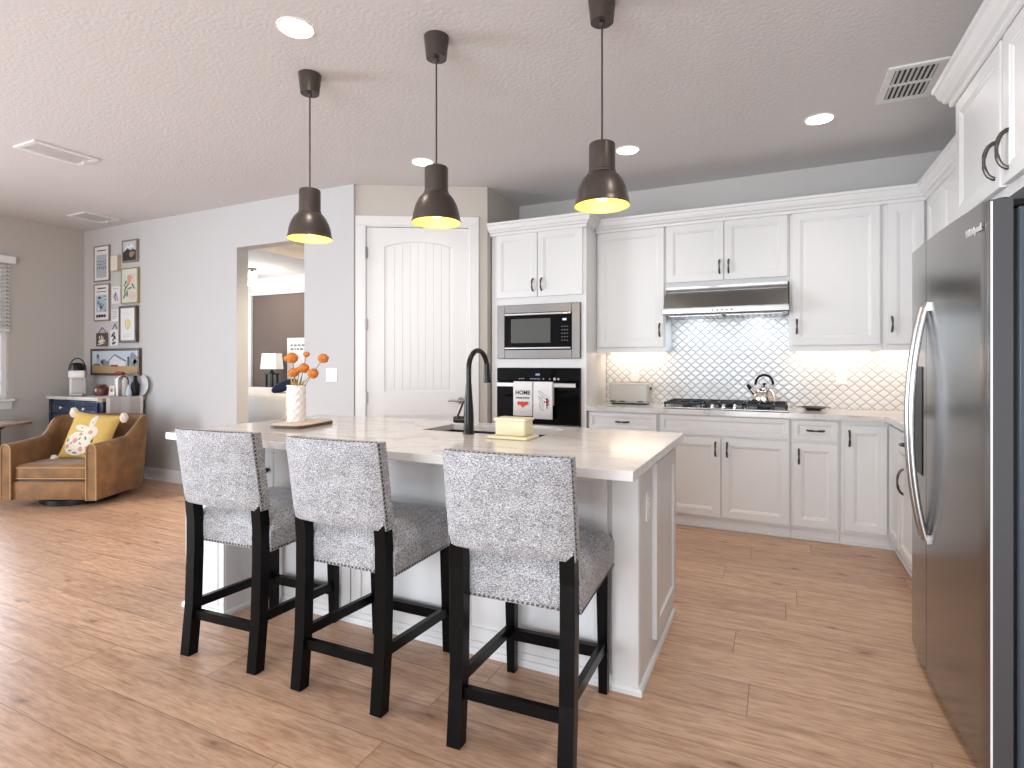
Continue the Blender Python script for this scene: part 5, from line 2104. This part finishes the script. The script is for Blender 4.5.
picture('small unframed lavender print beside the bouquet', -7.045, -6.885, 1.990, 2.190, None, 0, .008, white_paper, d_sprig, [flat('lavender_ink', (.40, .34, .46)), flat('slate_ink', (.20, .20, .26)), M_pen])
picture('tiny white text card under the lavender print', -7.050, -6.915, 1.785, 1.920, None, 0, .008, white_paper, d_card, [M_pen])
picture('dark walnut framed print with a yellow wreath', -6.850, -6.530, 1.530, 1.950, M_dkwood, .026, .040, white_paper, d_wreath, [flat('wreath_yellow', (.66, .56, .27)), flat('wreath_centre', (.70, .64, .42)), flat('faint_ink', (.62, .62, .60))])


def hang_sign(label, x0, x1, z0, z1, m, deco, mats, rnd):
    t = thing('hanging_sign', label, 'sign', ((x0 + x1) / 2, WY, z0))
    mb = MB(); mb.box(x0, x1, WY - .018, WY - .004, z0, z1, rnd, 3)
    mb.build('board', m, t)
    xc = (x0 + x1) / 2
    mb = MB(); mb.tube([(x0 + .03, WY - .008, z1 - .005), (xc, WY - .008, z1 + .065), (x1 - .03, WY - .008, z1 - .005)], .003, 6)
    mb.build('hanging_wire', M_pewter, t)
    mb = MB(); deco(mb, Vector((xc, WY - .0195, (z0 + z1) / 2)), (x1 - x0) / 2, (z1 - z0) / 2)
    mb.build('print', mats, t)


def d_steam(mb, c, w, h):
    for k, (a, b, ru, rv) in enumerate(((0, -.25, .52, .30), (.52, -.2, .2, .16), (-.3, .3, .10, .26), (.1, .35, .10, .3), (.35, .25, .08, .2), (0, -.65, .7, .08))):
        disc(mb, c + X * a * w + Z * b * h - Y * .0003 * k, X, Z, w * ru, h * rv, .15, 12)


def d_twig(mb, c, w, h):
    for k, (a, b, ru, rv) in enumerate(((-.3, .3, .4, .16), (.2, .05, .4, .18), (-.1, -.25, .3, .12), (.15, .55, .3, .1))):
        mb.mi = 0; disc(mb, c + X * a * w + Z * b * h - Y * .0003 * k, X, Z, w * ru, h * rv, .8 * (-1) ** k, 10)
    mb.mi = 1; disc(mb, c - Z * h * .65, X, Z, w * .5, h * .17, .2, 12, .12)


hang_sign('small black square sign with a white cup, hung by a wire', -7.345, -7.120, 1.495, 1.655, M_dkwood, d_steam, [flat('sign_cream', (.74, .68, .56))], .010)
hang_sign('small white tag sign with dark leaves and a red bloom', -7.060, -6.905, 1.495, 1.690, white_paper, d_twig, [M_ink, M_dkwood], .012)
picture('wide dark framed farm landscape with a white barn above the coffee cabinet', -7.425, -6.480, 1.150, 1.465, M_dkwood, .028, .035, flat('landscape_sky', (.52, .60, .68)), d_barn, [flat('field_ochre', (.45, .30, .16)), flat('barn_white', (.68, .70, .73)), flat('slate_roof', (.09, .10, .12)), flat('tree_grey', (.22, .26, .28)), flat('truck_red', (.26, .05, .06))], name='landscape_picture')

# ================================================================ BEDROOM THINGS
bdm = thing('bed', 'white made-up bed seen through the opening', 'bed', (-8.4, 6.2, 0))
mb = MB(); mb.box(-9.7, -5.98, 5.55, 7.0, .25, .62, .03, 2); mb.build('mattress', M_beigel, bdm)
mb = MB(); mb.box(-9.6, -6.0, 5.60, 6.95, .05, .25); mb.build('bed_base', M_dkwood, bdm)
mb = MB()
mb.box(-9.75, -5.95, 5.50, 7.05, .56, .868, .07, 4)
for v_ in mb.bm.verts:
    v_.co += Vector((0, .03, .02)) * noise.noise(v_.co * 2.3)
mb.build('duvet', M_linen, bdm, smooth=True, angle=70)
mb = MB()
rr_ = [[mb.bm.verts.new((x, 5.475 + .02 * math.sin(x * 9), z)) for x in [-9.7 + 3.73 * i / 40 for i in range(41)]] for z in (.80, .55, .22)]
for a, b in zip(rr_, rr_[1:]):
    for i in range(40):
        mb.bm.faces.new((a[i], a[i + 1], b[i + 1], b[i]))
o = mb.build('duvet_drop', M_linen, bdm, smooth=True)
s = o.modifiers.new('solid', 'SOLIDIFY'); s.thickness = .03
mb = MB()
M = Matrix.Translation((-6.42, 5.85, .965)) @ Matrix.Rotation(-.55, 4, 'Y') @ Matrix.Rotation(.5, 4, 'Z')
ic_ = bmesh.ops.create_uvsphere(mb.bm, u_segments=20, v_segments=12, radius=1)
for v_ in ic_['verts']:
    v_.co = M @ Vector((v_.co.x * .19, v_.co.y * .15, v_.co.z * .055))
tag(mb.build('navy_pillow', flat('navy_cloth', (.03, .045, .12), .9), smooth=True), 'small navy pillow on the bed behind the vase', 'pillow')

nsd = thing('nightstand', 'dark nightstand against the brown wall behind the bed', 'nightstand', (-8.27, 7.28, 0))
mb = MB(); mb.box(-8.62, -7.95, 7.10, 7.47, .10, .80, .006); mb.build('body', M_dkwood, nsd)
mb = MB(); mb.box(-8.64, -7.93, 7.075, 7.475, .80, .830, .004); mb.build('top', M_dkwood, nsd)
lm_ = thing('table_lamp', 'bedside lamp with white shade and black open frame base', 'lamp', (-8.29, 7.27, .831))
mb = MB()
for sx in (-1, 1):
    for sy in (-1, 1):
        mb.box(-8.29 + sx * .075 - .016, -8.29 + sx * .075 + .016, 7.27 + sy * .055 - .016, 7.27 + sy * .055 + .016, .832, 1.09, .002)
mb.box(-8.29 - .105, -8.29 + .105, 7.27 - .085, 7.27 + .085, .832, .852); mb.box(-8.29 - .1, -8.29 + .1, 7.27 - .08, 7.27 + .08, 1.085, 1.105)
mb.box(-8.29 - .012, -8.29 + .012, 7.27 - .012, 7.27 + .012, .852, 1.09)
mb.build('base', M_blackp, lm_)
mb = MB(); mb.cyl((-8.29, 7.27, 1.10), (-8.29, 7.27, 1.50), .010); mb.lathe([(.05, 1.105), (.03, 1.14), (.012, 1.17)], (-8.29, 7.27, 0), 16)
mb.build('stem', M_blackp, lm_, smooth=True)
mb = MB()
for rx, ry, z in ((.295, .19, 1.185), (.250, .16, 1.470)):
    pass
r0 = [mb.bm.verts.new((-8.29 + sx * .20, 7.27 + sy * .085, 1.185)) for sx, sy in ((-1, -1), (1, -1), (1, 1), (-1, 1))]
r1 = [mb.bm.verts.new((-8.29 + sx * .175, 7.27 + sy * .07, 1.470)) for sx, sy in ((-1, -1), (1, -1), (1, 1), (-1, 1))]
mb.ring_faces([r0, r1], True, False, False)
o = mb.build('lamp_shade', M_lampsh, lm_)
s = o.modifiers.new('solid', 'SOLIDIFY'); s.thickness = .006

t = thing('wall_art', 'tall white lettered canvas on the brown bedroom wall', 'picture', (-7.80, 7.52, .85))
mb = MB(); mb.box(-8.14, -7.45, 7.48, 7.519, .86, 1.755, .004); mb.build('canvas', M_linen, t)
mb = MB()
rnd = random.Random(5)
for z in (1.60, 1.53):
    a = -8.05
    while a < -7.6:
        L = rnd.uniform(.03, .08)
        mb.poly([(a, 7.478, z), (a + L, 7.478, z), (a + L, 7.478, z + .035), (a, 7.478, z + .035)])
        a += L + .025
mb.build('lettering', M_pen, t)

cl = thing('ceiling_lamp', 'bright bell glass ceiling lamp inside the bedroom', 'lamp', (-8.05, 6.65, 2.90))
mb = MB(); mb.lathe([(.07, 0), (.07, -.02), (.02, -.03), (.02, -.06)], (-8.05, 6.65, 2.899), 20); mb.build('mount', M_pewter, cl, smooth=True)
mb = MB(); mb.lathe([(.05, -.06), (.075, -.09), (.095, -.25), (.08, -.28), (0, -.285)], (-8.05, 6.65, 2.899), 24)
mb.build('glass_shade', mat('lit_glass', (1, 1, 1), .3, emit=(1.0, .93, .82), estr=5), cl, smooth=True)
point_light('bedroom_lamp_glow', (-8.05, 6.65, 2.50), 22, (1.0, .9, .78), .1)

for o in bpy.data.objects:
    if 'wc' in o:
        del o['wc']
